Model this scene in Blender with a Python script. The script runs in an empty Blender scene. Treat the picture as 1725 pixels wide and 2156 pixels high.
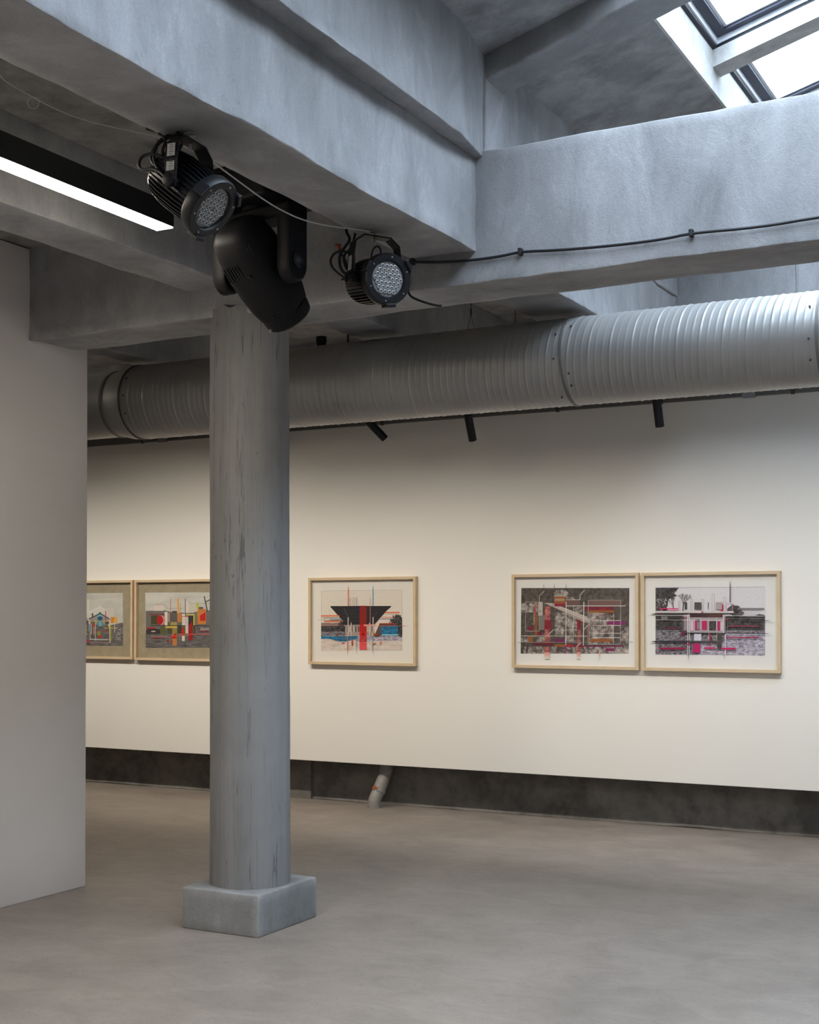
import bpy, bmesh, math, random
from mathutils import Vector, Matrix, noise
from math import sin, cos, pi, radians

sc = bpy.context.scene
COL = sc.collection
V = Vector
random.seed(7)

# ------------------------------------------------------------------ camera, light, exposure
cam_data = bpy.data.cameras.new('camera')
cam = bpy.data.objects.new('camera', cam_data)
COL.objects.link(cam)
cam.location = (0, 0, 1.5)
cam.rotation_euler = (radians(91.0), 0, radians(28.15))
cam_data.sensor_fit = 'HORIZONTAL'
cam_data.sensor_width = 36.0
cam_data.lens = 36.0 * 2830 / 1725
cam_data.shift_y = (1243.5 - 1078) / 1725
cam_data.clip_end = 200
sc.camera = cam

sc.view_settings.view_transform = 'Standard'
sc.view_settings.look = 'None'
sc.view_settings.gamma = 1.0
sc.view_settings.use_curve_mapping = False
sc.view_settings.exposure = 0.0
sc.cycles.use_denoising = True
sc.cycles.max_bounces = 10
sc.cycles.diffuse_bounces = 7
sc.cycles.sample_clamp_indirect = 6.0

SKY = 18.0
WASH = 5.6
WASH_AIM = (1.95, -2.15)
WASH_SPREAD = 85
LAMP = 58.0
world = bpy.data.worlds.new('sky')
sc.world = world
world.use_nodes = True
bg = world.node_tree.nodes['Background']
bg.inputs['Color'].default_value = (0.74, 0.86, 1.0, 1)
bg.inputs['Strength'].default_value = SKY

SLOPE = 0.28
def roof_z(x, off=0.0):
    return 3.95 + off + SLOPE * (x + 2.45)

# skylight openings: x from, x to, y from, y to (left slope); the right slope mirrors them about x = 0.9
RIDGE = 0.9
SKYLIGHTS = [(-1.83, 0.25, 5.54, 7.75), (-1.83, 0.25, 2.62, 5.26), (-1.83, 0.25, -0.3, 2.3)]
def portal(x0, x1, y0, y1, left):
    d = bpy.data.lights.new('skylight_portal', 'AREA')
    d.shape = 'RECTANGLE'
    d.size = (x1 - x0) * math.hypot(1, SLOPE)
    d.size_y = y1 - y0
    d.cycles.is_portal = True
    o = bpy.data.objects.new('skylight_portal', d)
    COL.objects.link(o)
    xm = (x0 + x1) / 2
    zm = roof_z(xm if left else 2 * RIDGE - xm, 0.30)
    o.location = (xm, (y0 + y1) / 2, zm)
    a = math.atan(SLOPE)
    o.rotation_euler = (0, -a if left else a, 0)
for q in SKYLIGHTS:
    portal(*q, True)

# ------------------------------------------------------------------ materials
def srgb(r, g, b):
    f = lambda c: (c / 255 / 12.92) if c / 255 <= 0.04045 else ((c / 255 + 0.055) / 1.055) ** 2.4
    return (f(r), f(g), f(b), 1)

class NT:
    def __init__(s, name):
        s.m = bpy.data.materials.new(name)
        s.m.use_nodes = True
        s.n = s.m.node_tree.nodes
        s.l = s.m.node_tree.links
        s.b = s.n['Principled BSDF']
        s.tc = None
    def node(s, t, **k):
        x = s.n.new(t)
        for a, v in k.items():
            setattr(x, a, v)
        return x
    def coord(s, scale=(1, 1, 1), rot=(0, 0, 0)):
        if s.tc is None:
            s.tc = s.node('ShaderNodeTexCoord')
        mp = s.node('ShaderNodeMapping')
        mp.inputs['Scale'].default_value = scale
        mp.inputs['Rotation'].default_value = rot
        s.l.new(s.tc.outputs['Object'], mp.inputs['Vector'])
        return mp.outputs['Vector']
    def noise(s, scale, detail=4, rough=0.55, dist=0.0, vec=None):
        x = s.node('ShaderNodeTexNoise')
        x.inputs['Scale'].default_value = scale
        x.inputs['Detail'].default_value = detail
        x.inputs['Roughness'].default_value = rough
        x.inputs['Distortion'].default_value = dist
        s.l.new(vec if vec is not None else s.coord(), x.inputs['Vector'])
        return x.outputs['Fac']
    def ramp(s, fac, stops):
        x = s.node('ShaderNodeValToRGB')
        e = x.color_ramp.elements
        while len(e) < len(stops):
            e.new(0.5)
        for i, (p, c) in enumerate(stops):
            e[i].position = p
            e[i].color = c if len(c) == 4 else (*c, 1)
        s.l.new(fac, x.inputs['Fac'])
        return x.outputs['Color']
    def mix(s, fac, a, b, mode='MIX'):
        x = s.node('ShaderNodeMixRGB', blend_type=mode)
        for i, v in (('Fac', fac), ('Color1', a), ('Color2', b)):
            if isinstance(v, (int, float)):
                x.inputs[i].default_value = v
            elif isinstance(v, tuple):
                x.inputs[i].default_value = v if len(v) == 4 else (*v, 1)
            else:
                s.l.new(v, x.inputs[i])
        return x.outputs['Color']
    def color(s, c):
        if isinstance(c, tuple):
            s.b.inputs['Base Color'].default_value = c if len(c) == 4 else (*c, 1)
        else:
            s.l.new(c, s.b.inputs['Base Color'])
    def bump(s, h, strength=0.3, dist=0.01, prev=None):
        x = s.node('ShaderNodeBump')
        x.inputs['Strength'].default_value = strength
        x.inputs['Distance'].default_value = dist
        s.l.new(h, x.inputs['Height'])
        if prev is not None:
            s.l.new(prev, x.inputs['Normal'])
        s.l.new(x.outputs['Normal'], s.b.inputs['Normal'])
        return x.outputs['Normal']
    def rough(s, v):
        s.b.inputs['Roughness'].default_value = v

g3 = lambda v: (v, v, v, 1)

def concrete(name, base, contrast=0.16, stretch=(1, 1, 1), bump=0.3, calm=1.0):
    t = NT(name)
    v = t.coord(stretch)
    big = t.noise(1.3, 4, 0.55, 0.3, v)
    mid = t.noise(4.0, 9, 0.7, 0.8, t.coord((1, 1, 0.55)))
    fine = t.noise(140, 3, 0.7)
    lo = tuple(c * (1 - contrast) for c in base)
    hi = tuple(min(1, c * (1 + contrast)) for c in base)
    c = t.ramp(big, [(0.32, lo), (0.5, base), (0.7, hi)])
    c = t.mix(0.75 * calm, c, t.ramp(mid, [(0.3, g3(0.70)), (0.46, g3(0.96)), (0.56, g3(1.04)), (0.7, g3(1.34))]), 'MULTIPLY')
    c = t.mix(0.3, c, t.ramp(fine, [(0.3, g3(0.6)), (0.6, g3(1.05))]), 'MULTIPLY')
    # trowel strokes and a few hairlines
    stroke = t.noise(2.2, 6, 0.62, 0.5, t.coord((1.5, 1.5, 0.35), (0.25, 0.2, 0.3)))
    c = t.mix(0.8 * calm, c, t.ramp(stroke, [(0.36, g3(0.82)), (0.5, g3(1.0)), (0.64, g3(1.2))]), 'MULTIPLY')
    line = t.noise(1.6, 4, 0.55, 1.2, t.coord((1, 1, 0.5), (0.3, 0.2, 0.5)))
    mask = t.ramp(t.noise(2.1, 2, 0.5), [(0.5, g3(0)), (0.62, g3(0.8))])
    hair = t.ramp(line, [(0.4965, g3(1)), (0.4995, g3(0.74)), (0.5005, g3(0.74)), (0.5035, g3(1))])
    c = t.mix(mask, c, hair, 'MULTIPLY')
    # edge highlights put into the colour along the arrises, patchy as worn plaster
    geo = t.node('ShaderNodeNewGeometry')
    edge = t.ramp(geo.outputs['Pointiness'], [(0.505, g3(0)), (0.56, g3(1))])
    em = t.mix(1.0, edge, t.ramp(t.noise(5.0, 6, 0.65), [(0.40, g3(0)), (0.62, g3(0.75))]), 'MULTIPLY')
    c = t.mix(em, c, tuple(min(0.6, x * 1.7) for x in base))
    t.color(c)
    t.rough(0.82)
    t.b.inputs['Specular IOR Level'].default_value = 0.3
    rub = t.noise(28, 6, 0.7, 0.8, t.coord((1, 1, 0.6), (0.4, 0.3, 0.2)))
    n = t.bump(mid, bump, 0.014)
    n = t.bump(rub, 0.45, 0.006, n)
    t.bump(fine, 0.4, 0.003, n)
    return t.m

M = {}
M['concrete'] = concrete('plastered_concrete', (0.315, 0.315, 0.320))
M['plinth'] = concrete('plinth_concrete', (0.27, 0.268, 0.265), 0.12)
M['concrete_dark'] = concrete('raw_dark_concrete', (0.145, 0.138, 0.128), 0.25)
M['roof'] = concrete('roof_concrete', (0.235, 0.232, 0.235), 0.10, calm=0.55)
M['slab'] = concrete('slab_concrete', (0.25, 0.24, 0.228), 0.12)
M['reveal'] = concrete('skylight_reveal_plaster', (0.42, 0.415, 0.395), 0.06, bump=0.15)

def column_mat():
    t = NT('board_marked_concrete')
    base = (0.258, 0.252, 0.250)
    v = t.coord((10, 10, 0.35))
    st = t.noise(1.0, 6, 0.6, 0.4, v)
    c = t.ramp(st, [(0.3, tuple(x * 0.84 for x in base)), (0.55, base), (0.75, tuple(x * 1.1 for x in base))])
    blot = t.noise(3.0, 6, 0.6, 0.5)
    c = t.mix(0.5, c, t.ramp(blot, [(0.3, g3(0.78)), (0.6, g3(1.06))]), 'MULTIPLY')
    # vertical cracks between the form boards
    ang = t.noise(1.0, 6, 0.62, 0.15, t.coord((9, 9, 0.32)))
    crack = t.ramp(ang, [(0.489, g3(0)), (0.498, g3(1)), (0.502, g3(1)), (0.511, g3(0))])
    mask = t.ramp(t.noise(2.3, 4, 0.6, 0.2, t.coord((2, 2, 0.8))), [(0.42, g3(0.08)), (0.62, g3(0.85))])
    cm = t.mix(1.0, crack, mask, 'MULTIPLY')
    for sc_, zz, seed_, lim in ((15, 0.30, 0.7, 0.40), (21, 0.22, 1.9, 0.46)):
        a2 = t.noise(1.0, 5, 0.6, 0.12, t.coord((sc_, sc_, zz), (0, 0, seed_)))
        l2 = t.ramp(a2, [(0.4925, g3(0)), (0.4985, g3(0.55)), (0.5015, g3(0.55)), (0.5075, g3(0))])
        m2 = t.ramp(t.noise(1.7, 4, 0.6, 0.2, t.coord((2.4, 2.4, 0.9), (0, 0, seed_))), [(lim, g3(0.0)), (lim + 0.2, g3(0.8))])
        cm = t.mix(1.0, cm, t.mix(1.0, l2, m2, 'MULTIPLY'), 'LIGHTEN')
    c = t.mix(cm, c, tuple(x * 0.2 for x in base))
    # pitted stains
    pit = t.ramp(t.noise(9, 9, 0.75, 0.6, t.coord((3.2, 3.2, 1.0))), [(0.60, g3(0)), (0.65, g3(1))])
    pm = t.ramp(t.noise(1.5, 2, 0.5, 0, t.coord((1, 1, 1.3))), [(0.50, g3(0)), (0.62, g3(0.8))])
    pp = t.mix(1.0, pit, pm, 'MULTIPLY')
    c = t.mix(pp, c, tuple(x * 0.3 for x in base))
    t.color(c)
    t.rough(0.8)
    n = t.bump(cm, -0.6, 0.006)
    t.bump(st, 0.35, 0.008, n)
    return t.m
M['column'] = column_mat()

def floor_mat():
    t = NT('polished_concrete_floor')
    big = t.noise(0.8, 6, 0.6, 0.9)
    smear = t.noise(4.2, 9, 0.72, 0.9, t.coord((0.8, 1.25, 1), (0, 0, 0.35)))
    fine = t.noise(70, 4, 0.7)
    base = (0.298, 0.254, 0.219)
    c = t.ramp(big, [(0.3, tuple(x * 0.84 for x in base)), (0.5, base), (0.72, tuple(x * 1.14 for x in base))])
    c = t.mix(0.8, c, t.ramp(smear, [(0.3, g3(0.74)), (0.52, g3(1.0)), (0.72, g3(1.22))]), 'MULTIPLY')
    scr = t.noise(7, 7, 0.62, 1.6, t.coord((1.0, 1.7, 1), (0, 0, 0.4)))
    c = t.mix(0.8, c, t.ramp(scr, [(0.493, g3(1)), (0.498, g3(0.66)), (0.502, g3(0.66)), (0.507, g3(1))]), 'MULTIPLY')
    c = t.mix(0.22, c, t.ramp(fine, [(0.3, g3(0.6)), (0.6, g3(1.0))]), 'MULTIPLY')
    t.color(c)
    r = t.node('ShaderNodeMapRange')
    r.inputs['To Min'].default_value = 0.42
    r.inputs['To Max'].default_value = 0.68
    t.l.new(smear, r.inputs['Value'])
    t.l.new(r.outputs['Result'], t.b.inputs['Roughness'])
    t.b.inputs['Specular IOR Level'].default_value = 0.35
    n = t.bump(smear, 0.05, 0.006)
    t.bump(fine, 0.08, 0.002, n)
    return t.m
M['floor'] = floor_mat()

def paint(name, base, var=0.04, rough=0.7):
    t = NT(name)
    n = t.noise(1.1, 5, 0.6, 0.4)
    c = t.ramp(n, [(0.3, tuple(x * (1 - var) for x in base)), (0.65, base)])
    t.color(c)
    t.rough(rough)
    t.bump(t.noise(160, 3, 0.6), 0.08, 0.002)
    return t.m
M['white_wall'] = paint('painted_white_wall', (0.79, 0.745, 0.71), 0.08, 0.75)
M['panel'] = paint('painted_white_panel', (0.86, 0.83, 0.775), 0.015, 0.6)
M['outer'] = paint('room_plaster', (0.30, 0.29, 0.28), 0.06, 0.8)

def plain(name, c, rough=0.5, metal=0.0, grain=0.0, spec=0.5):
    t = NT(name)
    if grain:
        n = t.noise(60, 4, 0.6)
        t.color(t.ramp(n, [(0.3, tuple(x * (1 - grain) for x in c[:3])), (0.65, tuple(c[:3]))]))
    else:
        t.color(tuple(c[:3]))
    t.rough(rough)
    t.b.inputs['Metallic'].default_value = metal
    t.b.inputs['Specular IOR Level'].default_value = spec
    return t.m
M['black'] = plain('black_painted_metal', (0.008, 0.008, 0.010), 0.45, 0.0, 0.2, 0.3)
M['black_gloss'] = plain('glossy_black_metal', (0.006, 0.007, 0.010), 0.28, 0.0, 0.2, 0.4)
M['black_plastic'] = plain('matt_black_plastic', (0.007, 0.007, 0.008), 0.6, 0.0, 0.25, 0.2)
M['rubber'] = plain('black_rubber', (0.010, 0.010, 0.013), 0.55)
M['lamp_housing'] = plain('charcoal_aluminium', (0.016, 0.017, 0.016), 0.5, 0.0, 0.15)
M['zinc'] = plain('zinc_plated_steel', (0.42, 0.42, 0.42), 0.4, 0.8, 0.2)
M['white_wire'] = plain('pale_steel_rope', (0.5, 0.5, 0.48), 0.5)
M['grey_wire'] = plain('thin_grey_wire', (0.16, 0.16, 0.16), 0.5)
M['dark_wire'] = plain('thin_dark_wire', (0.05, 0.045, 0.045), 0.5)
M['sticker'] = plain('white_sticker', (0.55, 0.55, 0.54), 0.6, 0, 0.1)
M['ink'] = plain('grey_sticker_print', (0.10, 0.10, 0.11), 0.7)
M['trim'] = plain('grey_aluminium_trim', (0.20, 0.195, 0.185), 0.55, 0.2, 0.15)
M['pvc'] = plain('grey_plastic_pipe', (0.30, 0.285, 0.265), 0.5, 0, 0.25)
M['orange'] = plain('orange_paint', (0.55, 0.13, 0.04), 0.6, 0, 0.4)
M['seam'] = plain('dark_sealant', (0.06, 0.058, 0.055), 0.6)
M['sash'] = plain('dark_blue_grey_aluminium', (0.010, 0.012, 0.020), 0.4, 0, 0, 0.25)
M['sash_mid'] = plain('grey_aluminium_sash', (0.035, 0.038, 0.060), 0.4, 0, 0, 0.3)
M['sash_white'] = plain('white_glazing_bead', (0.78, 0.80, 0.84), 0.35)
M['tape_red'] = plain('red_wire_insulation', (0.35, 0.06, 0.03), 0.5)

def duct_mat():
    t = NT('galvanised_duct_steel')
    n = t.noise(5, 5, 0.6, 0.3)
    t.color(t.ramp(n, [(0.3, (0.355, 0.352, 0.340)), (0.7, (0.405, 0.402, 0.39))]))
    t.b.inputs['Metallic'].default_value = 0.35
    t.rough(0.40)
    return t.m
M['duct'] = duct_mat()

def wood_mat():
    t = NT('pale_maple_frame')
    n = t.noise(14, 5, 0.6, 0.6, t.coord((0.4, 1, 1)))
    t.color(t.ramp(n, [(0.3, (0.58, 0.44, 0.275)), (0.7, (0.66, 0.515, 0.34))]))
    t.rough(0.5)
    return t.m
M['wood'] = wood_mat()

def glass_mat(name, fac, tint=(1, 1, 1, 1)):
    t = NT(name)
    tr = t.node('ShaderNodeBsdfTransparent')
    tr.inputs['Color'].default_value = tint
    gl = t.node('ShaderNodeBsdfGlossy')
    gl.inputs['Roughness'].default_value = 0.03
    lw = t.node('ShaderNodeLayerWeight')
    lw.inputs['Blend'].default_value = 0.5
    pw = t.node('ShaderNodeMath', operation='POWER')
    pw.inputs[1].default_value = 4.0
    t.l.new(lw.outputs['Facing'], pw.inputs[0])
    ml = t.node('ShaderNodeMath', operation='MULTIPLY_ADD')
    ml.inputs[1].default_value = 0.35 * fac
    ml.inputs[2].default_value = 0.04 * fac
    t.l.new(pw.outputs[0], ml.inputs[0])
    mx = t.node('ShaderNodeMixShader')
    t.l.new(ml.outputs[0], mx.inputs['Fac'])
    t.l.new(tr.outputs[0], mx.inputs[1])
    t.l.new(gl.outputs[0], mx.inputs[2])
    t.l.new(mx.outputs[0], t.n['Material Output'].inputs['Surface'])
    return t.m
M['pane'] = glass_mat('skylight_glass', 1.0, (0.96, 0.98, 1, 1))
M['picture_glass'] = glass_mat('picture_glass', 0.55, (0.98, 0.98, 0.975, 1))

def emit_mat(name, c, s):
    t = NT(name)
    t.b.inputs['Emission Color'].default_value = (*c, 1)
    t.b.inputs['Emission Strength'].default_value = s
    t.color((0.8, 0.8, 0.8))
    return t.m
M['lamp_on'] = emit_mat('lit_opal_diffuser', (1.0, 0.90, 0.76), LAMP)

def lens_mat():
    t = NT('led_lens_array')
    t.color((0.36, 0.36, 0.35))
    t.rough(0.3)
    return t.m
M['lens'] = lens_mat()
M['lens_back'] = plain('led_reflector_grey', (0.20, 0.20, 0.20), 0.4)

# ------------------------------------------------------------------ mesh helpers
class MB:
    def __init__(s):
        s.bm = bmesh.new()
        s.mats = []
    def slot(s, m):
        if m not in s.mats:
            s.mats.append(m)
        return s.mats.index(m)
    def face(s, pts, mi=0):
        f = s.bm.faces.new([s.bm.verts.new(p) for p in pts])
        f.material_index = mi
        return f
    def box(s, a, b, mi=0, bevel=0.0, mat=None):
        r = bmesh.ops.create_cube(s.bm, size=1.0)
        vs = r['verts']
        c = (V(a) + V(b)) / 2
        d = V(b) - V(a)
        for v in vs:
            v.co = V((v.co.x * d.x, v.co.y * d.y, v.co.z * d.z)) + c
        fs = list({f for v in vs for f in v.link_faces})
        for f in fs:
            f.material_index = mi
        if bevel:
            es = list({e for v in vs for e in v.link_edges})
            rr = bmesh.ops.bevel(s.bm, geom=es, offset=bevel, segments=2, affect='EDGES', profile=0.5)
            vs = list({v for f in rr['faces'] for v in f.verts} | {v for v in vs if v.is_valid})
        if mat is not None:
            for v in vs:
                v.co = mat @ v.co
        return vs
    def rings(s, rings, mi=0, cap=True, closed=True):
        rv = [[s.bm.verts.new(p) for p in r] for r in rings]
        n = len(rv[0])
        for a, b in zip(rv, rv[1:]):
            for i in range(n if closed else n - 1):
                f = s.bm.faces.new((a[i], a[(i + 1) % n], b[(i + 1) % n], b[i]))
                f.material_index = mi
        if cap:
            for r, rev in ((rv[0], True), (rv[-1], False)):
                f = s.bm.faces.new(r[::-1] if rev else r)
                f.material_index = mi
        return rv
    def lathe(s, prof, mat=Matrix.Identity(4), n=32, mi=0, cap=True):
        """prof: list of (radius, z) about local Z"""
        return s.rings([[mat @ V((r * cos(2 * pi * i / n), r * sin(2 * pi * i / n), z)) for i in range(n)] for r, z in prof], mi, cap)
    def tube(s, pts, rad, n=8, mi=0, smooth=0):
        pts = [V(p) for p in pts]
        for _ in range(smooth):
            q = [pts[0]]
            for a, b in zip(pts, pts[1:]):
                q += [a.lerp(b, 0.25), a.lerp(b, 0.75)]
            q.append(pts[-1])
            pts = q
        rings, prev = [], None
        for i, p in enumerate(pts):
            d = (pts[min(i + 1, len(pts) - 1)] - pts[max(i - 1, 0)]).normalized()
            if prev is None:
                prev = d.orthogonal().normalized()
            prev = (prev - d * prev.dot(d)).normalized()
            w = d.cross(prev)
            rr = rad[min(i, len(rad) - 1)] if isinstance(rad, (list, tuple)) else rad
            rings.append([p + (prev * cos(2 * pi * k / n) + w * sin(2 * pi * k / n)) * rr for k in range(n)])
        return s.rings(rings, mi)
    def prism(s, poly, a, b, axis, mi=0):
        """poly of 2-D points extruded along the axis from a to b"""
        def put(p, h):
            q = list(p)
            q.insert(axis, h)
            return V(q)
        return s.rings([[put(p, a) for p in poly], [put(p, b) for p in poly]], mi)
    def build(s, name, mats=None, parent=None, smooth=False, angle=None):
        bmesh.ops.recalc_face_normals(s.bm, faces=s.bm.faces[:])
        me = bpy.data.meshes.new(name)
        if smooth:
            for f in s.bm.faces:
                f.smooth = True
            if angle is not None:
                for e in s.bm.edges:
                    if len(e.link_faces) == 2 and e.calc_face_angle(0) > radians(angle):
                        e.smooth = False
        s.bm.to_mesh(me)
        s.bm.free()
        o = bpy.data.objects.new(name, me)
        for m in (mats if isinstance(mats, (list, tuple)) else [mats] if mats else s.mats):
            me.materials.append(M[m] if isinstance(m, str) else m)
        COL.objects.link(o)
        if parent is not None:
            o.parent = parent
        return o

def tag(o, label=None, cat=None, group=None, kind=None):
    for k, v in (('label', label), ('category', cat), ('group', group), ('kind', kind)):
        if v:
            o[k] = v
    return o

def thing(name, loc, label, cat, group=None):
    o = bpy.data.objects.new(name, None)
    o.empty_display_size = 0.1
    o.location = loc
    COL.objects.link(o)
    return tag(o, label, cat, group)

def struct(o, label=None, cat='structure'):
    return tag(o, label, cat, None, 'structure')

def plaster(mb, cell, amp, bevel=0.014, keep=None, seed=0.0):
    """round the edges of what is in mb, cut it to cells and make it hand-plastered (uneven)"""
    bm = mb.bm
    if bevel:
        bmesh.ops.bevel(bm, geom=bm.edges[:], offset=bevel, segments=2, affect='EDGES', profile=0.5)
    lo = [min(v.co[i] for v in bm.verts) for i in range(3)]
    hi = [max(v.co[i] for v in bm.verts) for i in range(3)]
    for ax in range(3):
        n = int((hi[ax] - lo[ax]) / cell)
        for k in range(1, n + 1):
            co = [0, 0, 0]
            no = [0, 0, 0]
            co[ax] = lo[ax] + (hi[ax] - lo[ax]) * k / (n + 1)
            no[ax] = 1
            bmesh.ops.bisect_plane(bm, geom=bm.verts[:] + bm.edges[:] + bm.faces[:], plane_co=co, plane_no=no)
    for v in bm.verts:
        p = v.co + V((seed, seed * 2, 0))
        d = noise.noise_vector(p * 1.7) * amp + noise.noise_vector(p * 6.0) * amp * 0.55 + noise.noise_vector(p * 17) * amp * 0.25
        if keep:
            d = keep(v.co, d)
        v.co += d

# view axes of the photographer, used to aim the stage lights
RX = V((0.8817, 0.4718, 0))
FX = V((-0.4718, 0.8817, 0))
UZ = V((0, 0, 1))

# ------------------------------------------------------------------ the setting
XL, XR, Y0, YB = -9.6, 4.4, -4.0, 9.29
mb = MB(); mb.box((XL - 0.2, Y0 - 0.2, -0.15), (XR + 0.2, YB + 0.3, 0.0))
struct(mb.build('floor', 'floor'), 'polished grey-brown concrete floor', 'floor')

# dark raw wall behind the exhibition panel, with a shallow pier
mb = MB()
mb.prism([(XL, 0.0), (XR, 0.0), (XR, roof_z(2 * RIDGE - XR, 0.1)), (RIDGE, roof_z(RIDGE, 0.1)), (-2.75, roof_z(-2.75, 0.1)), (-2.75, 3.5), (XL, 3.5)], YB, YB + 0.2, 1)
mb.box((-6.12, YB - 0.035, 0.0), (-5.86, YB + 0.05, 2.99))
struct(mb.build('wall_back', 'concrete_dark'), 'dark raw concrete wall behind the white exhibition panel', 'wall')
# rough skirting of mortar along its foot
mb = MB()
mb.prism([(YB - 0.022, 0.0), (YB - 0.010, 0.012), (YB + 0.02, 0.026), (YB + 0.02, 0.0)], XL, XR, 0)
plaster(mb, 0.12, 0.008, 0)
for v in mb.bm.verts:
    v.co.z = max(v.co.z, 0.0)
struct(mb.build('baseboard_back', 'concrete_dark', smooth=True), 'rough mortar fillet along the foot of the dark back wall', 'baseboard')

# white exhibition panel hung in front of it, clear of the floor
mb = MB()
mb.box((XL, 9.05, 0.338), (XR, 9.10, 2.975), 0, 0.002)
struct(mb.build('wall_exhibition', 'panel'), 'long white exhibition wall raised clear of the floor', 'wall')
# grey trim along its top
mb = MB()
mb.box((XL, 9.035, 2.975), (XR, 9.105, 3.035))
mb.box((XL, 9.028, 2.965), (XR, 9.05, 2.975))
tr = struct(mb.build('trim_1', 'trim'), 'grey metal trim along the top of the exhibition wall', 'trim')
for x in (-7.42, -5.07, -3.62, -1.95, -2.85):
    c = MB(); c.box((x - 0.012, 9.022, 2.958), (x + 0.012, 9.04, 3.01)); c.build('clip', 'seam', tr)
for x in (-7.20, -2.235):
    c = MB(); c.box((x - 0.05, 9.02, 2.955), (x + 0.04, 9.04, 3.02)); c.build('connector', 'zinc', tr)

# white wall block at the left, its end beside the column
mb = MB()
mb.box((-5.30, Y0, 0.0), (-5.083, 5.715, 3.42))
plaster(mb, 0.25, 0.003, 0.006, lambda p, d: V((d.x, d.y * 0.6, 0)))
struct(mb.build('wall_left', 'white_wall', smooth=True, angle=40), 'white plastered wall at the left edge, ending beside the column', 'wall')

for nm, a, b in (('wall_far_left', (XL - 0.2, Y0, 0), (XL, YB + 0.2, 3.5)),
                 ('wall_right', (XR, Y0, 0), (XR + 0.2, YB + 0.2, roof_z(2 * RIDGE - XR, 0.1))),
                 ('wall_front', (XL - 0.2, Y0 - 0.2, 0), (XR + 0.2, Y0, 5.2))):
    mb = MB()
    if nm == 'wall_front':
        mb.prism([(XL, 0.0), (XR, 0.0), (XR, roof_z(2 * RIDGE - XR, 0.1)), (RIDGE, roof_z(RIDGE, 0.1)), (-2.75, roof_z(-2.75, 0.1)), (-2.75, 3.5), (XL, 3.5)], Y0 - 0.2, Y0, 1)
    else:
        mb.box(a, b)
    struct(mb.build(nm, 'outer'), None, 'wall')

# low slab over the left bays
mb = MB()
mb.box((XL, Y0, 3.425), (-2.62, YB, 3.58))
struct(mb.build('ceiling', 'slab'), 'low raw concrete ceiling over the left bays', 'ceiling')

# upper wall between the low slab and the sloping roof; it overhangs the beam below it
def upper_wall(stations, z0, seed):
    mb = MB()
    mb.rings([[V((-2.80, y, z0)), V((xf, y, z0)), V((xf, y, 4.08)), V((-2.80, y, 4.08))] for y, xf in stations])
    def keep(p, d):
        if p.z > 3.9:
            return V((0, 0, 0))
        lip = 0.012 * max(0.0, 1 - (p.z - z0) / 0.05) * (0.5 + noise.noise(V((0, p.y * 2.3, 4)))) if p.x > -2.6 else 0
        return V((d.x + lip, 0, d.z * 0.7))
    plaster(mb, 0.06, 0.012, 0.006, keep, seed)
    return mb
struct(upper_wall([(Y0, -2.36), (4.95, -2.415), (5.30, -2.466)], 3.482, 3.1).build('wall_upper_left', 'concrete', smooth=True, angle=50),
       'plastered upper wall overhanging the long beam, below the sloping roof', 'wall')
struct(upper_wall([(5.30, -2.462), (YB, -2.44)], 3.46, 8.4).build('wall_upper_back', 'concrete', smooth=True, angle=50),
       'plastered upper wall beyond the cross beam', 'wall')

# sloping roof over the right bay: solid strips around the skylight openings
def roof_piece(mb, x0, x1, y0, y1, lo=0.0, hi=0.21):
    m = lambda x: x if x <= RIDGE else 2 * RIDGE - x
    poly = [(x0, roof_z(m(x0), lo)), (x1, roof_z(m(x1), lo)), (x1, roof_z(m(x1), hi)), (x0, roof_z(m(x0), hi))]
    mb.prism(poly, y0, y1, 1)
mb = MB()
yR0, yR1 = Y0, YB
roof_piece(mb, -2.7, -1.83, yR0, yR1)
roof_piece(mb, 0.25, RIDGE, yR0, yR1)
roof_piece(mb, RIDGE, XR, yR0, yR1)
ys = [Y0, -0.3, 2.3, 2.62, 5.26, 5.54, 7.75, YB]
for a, b in zip(ys[0::2], ys[1::2]):
    roof_piece(mb, -1.83, 0.25, a, b)
struct(mb.build('ceiling_sloping', 'roof'), 'sloping concrete roof with skylight openings', 'ceiling')

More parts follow.
